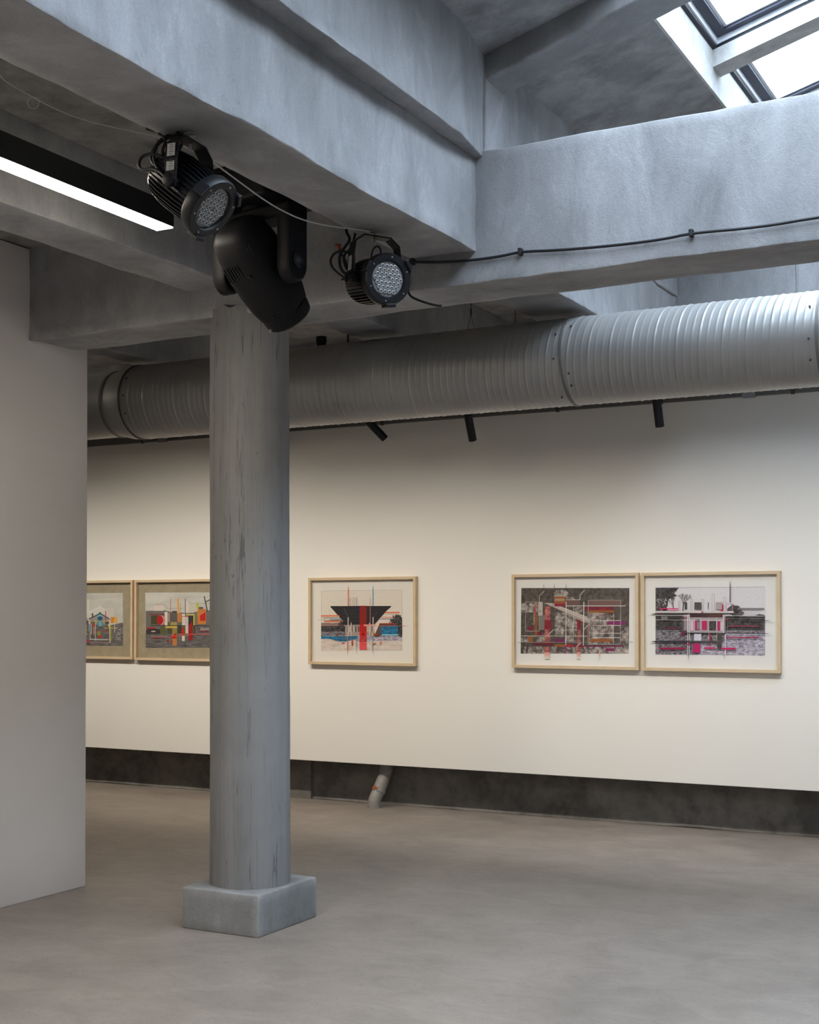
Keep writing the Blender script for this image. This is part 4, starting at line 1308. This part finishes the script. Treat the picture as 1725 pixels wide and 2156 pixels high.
a.r(-140, 660, 100, 780, (170, 120, 40)); a.r(78, 655, 185, 790, (196, 166, 44)); a.r(78, 700, 105, 770, (206, 126, 34)); a.l(78, 690, 185, 690, 10, (140, 118, 40)); a.l(105, 740, 185, 742, 10, (216, 196, 90))
a.l(80, 664, 190, 658, 6, (170, 40, 30)); a.r(440, 650, 470, 860, (124, 124, 52)); a.r(378, 688, 530, 696, (220, 170, 70)); a.r(425, 640, 445, 668, (196, 200, 110)); a.r(300, 732, 340, 790, (130, 134, 72)); a.l(290, 735, 440, 735, 6, (160, 60, 50))
a.poly([(305, 790), (345, 790), (362, 822), (322, 822)], (176, 40, 26)); a.poly([(176, 852), (200, 852), (218, 882), (196, 882)], (190, 36, 22)); a.poly([(238, 650), (290, 650), (275, 672), (240, 672)], (176, 50, 40)); a.r(262, 670, 272, 790, (200, 140, 110))
a.o(222, 604, 445, 842, 6, (190, 188, 184)); a.l(78, 866, 180, 866, 7, (206, 204, 198)); a.l(112, 620, 112, 860, 6, (196, 194, 188)); a.l(440, 570, 446, 885, 8, (206, 204, 196)); a.l(285, 590, 282, 860, 6, (196, 194, 188)); a.l(215, 840, 425, 845, 10, (206, 206, 202)); a.l(222, 885, 445, 885, 5, (190, 150, 140)); a.l(498, 600, 498, 755, 6, (196, 194, 190)); a.l(225, 604, 450, 600, 7, (196, 160, 60))
a.r(205, 640, 225, 740, (110, 146, 162)); a.l(236, 640, 236, 780, 6, (206, 204, 198))
for k in range(14):
    a.l(500 + (k * 37) % 80, 700 + k * 11, 530 + (k * 37) % 55, 694 + k * 11, 5, (186, 184, 184))
picture(-8.468, -7.507, 1.112, 1.791, 'framed print of a gabled house and yellow blocks, cut off by the white wall', 'mat_brown', a, 0.735, 0.457, -0.014, 0.003)

a = Art([(848, 232), (1935, 227), (1935, 948), (840, 928)], 0.87, 0.457)
a.r(842, 229, 1935, 946, 'sky')
a.poly([(845, 466), (960, 462), (1095, 458), (1180, 480), (1400, 495), (1500, 490), (1600, 460), (1935, 470), (1935, 760), (845, 770)], (104, 100, 98)); a.r(842, 760, 1935, 946, 'ground')
a.poly([(848, 720), (880, 690), (1000, 700), (1100, 720), (1100, 765), (848, 765)], (52, 46, 46)); a.r(920, 724, 975, 740, (176, 160, 156)); a.r(1500, 660, 1935, 760, 'ground'); a.r(1100, 680, 1500, 770, (92, 88, 72))
a.r(955, 388, 1092, 466, (206, 192, 184)); a.l(955, 386, 1095, 386, 4, (90, 96, 110)); a.l(1095, 386, 1140, 436, 4, (90, 96, 110)); a.l(1140, 436, 1380, 430, 4, (120, 136, 150)); a.r(1380, 345, 1415, 495, (206, 194, 186)); a.l(1415, 345, 1440, 374, 4, (96, 104, 104)); a.l(1440, 374, 1680, 372, 4, (130, 140, 140)); a.r(1420, 380, 1540, 492, (192, 186, 176))
RD = (150, 16, 20); OG = (196, 130, 62)
a.r(1176, 310, 1184, 500, (196, 96, 96)); a.r(1268, 308, 1292, 510, (214, 154, 72)); a.r(1306, 370, 1314, 500, (160, 150, 110)); a.r(1368, 310, 1378, 560, (96, 88, 100)); a.r(1516, 366, 1548, 440, (176, 178, 66)); a.r(1546, 418, 1604, 448, (84, 82, 82)); a.l(1618, 280, 1660, 480, 13, (42, 36, 44)); a.l(1640, 350, 1700, 320, 11, (42, 36, 44))
a.r(1532, 444, 1640, 640, (188, 116, 54)); a.poly([(1564, 530), (1634, 482), (1634, 598), (1564, 598)], (186, 18, 20))
a.r(1170, 490, 1265, 620, (90, 86, 82)); a.r(1200, 468, 1262, 490, (70, 66, 64)); a.r(1268, 500, 1328, 615, (176, 118, 66)); a.r(1330, 505, 1370, 660, (204, 194, 186)); a.r(1370, 545, 1412, 660, (190, 184, 178)); a.r(1412, 530, 1478, 655, (50, 44, 44)); a.r(1100, 480, 1138, 660, (206, 194, 190)); a.r(1138, 490, 1170, 610, (150, 130, 124))
a.r(1385, 510, 1540, 526, (200, 190, 100)); a.r(1478, 530, 1492, 655, (190, 188, 70)); a.r(1492, 480, 1532, 655, (118, 108, 90)); a.l(1330, 540, 1410, 540, 8, (196, 70, 66))
a.r(918, 526, 1010, 640, (64, 68, 36)); a.circle(1060, 588, 48, 62, (196, 130, 122)); a.circle(1036, 586, 44, 58, (164, 16, 26)); a.r(888, 506, 1095, 518, (130, 44, 50)); a.r(1145, 610, 1178, 655, (108, 98, 58)); a.r(1180, 612, 1262, 660, (150, 140, 84)); a.l(910, 656, 1935, 662, 8, (40, 36, 36))
a.r(1110, 664, 1265, 690, (190, 166, 76)); a.r(1040, 670, 1100, 770, (90, 88, 54)); a.r(1140, 690, 1200, 760, (72, 70, 50)); a.r(1200, 690, 1262, 830, (140, 120, 70)); a.r(1275, 664, 1325, 760, (58, 62, 44)); a.r(1480, 660, 1500, 760, (66, 66, 50))
a.r(1418, 650, 1468, 850, RD); a.poly([(1425, 650), (1465, 600), (1468, 650)], RD); a.poly([(1326, 700), (1352, 676), (1356, 780), (1322, 780)], (188, 18, 22)); a.poly([(1186, 800), (1254, 750), (1258, 826), (1186, 826)], (186, 20, 18)); a.r(1188, 850, 1254, 872, (156, 20, 20)); a.r(1124, 846, 1158, 868, (130, 24, 24)); a.r(1330, 790, 1366, 858, (206, 200, 180)); a.r(1204, 830, 1262, 918, (178, 120, 62)); a.r(1375, 640, 1412, 760, (200, 186, 178))
a.r(852, 682, 980, 696, (176, 26, 26)); a.r(915, 800, 1140, 808, (196, 100, 100)); a.r(940, 822, 1080, 830, (110, 30, 34)); a.r(1270, 766, 1700, 776, (196, 96, 86)); a.l(1540, 738, 1680, 738, 10, (120, 26, 36)); a.l(1180, 792, 1425, 790, 5, (206, 120, 96)); a.r(1570, 690, 1680, 720, (150, 138, 138))
picture(-7.486, -6.516, 1.108, 1.790, 'framed print of low sheds with a red disc, half behind the column', 'mat_brown', a, 0.87, 0.457, 0.052, 0.003)
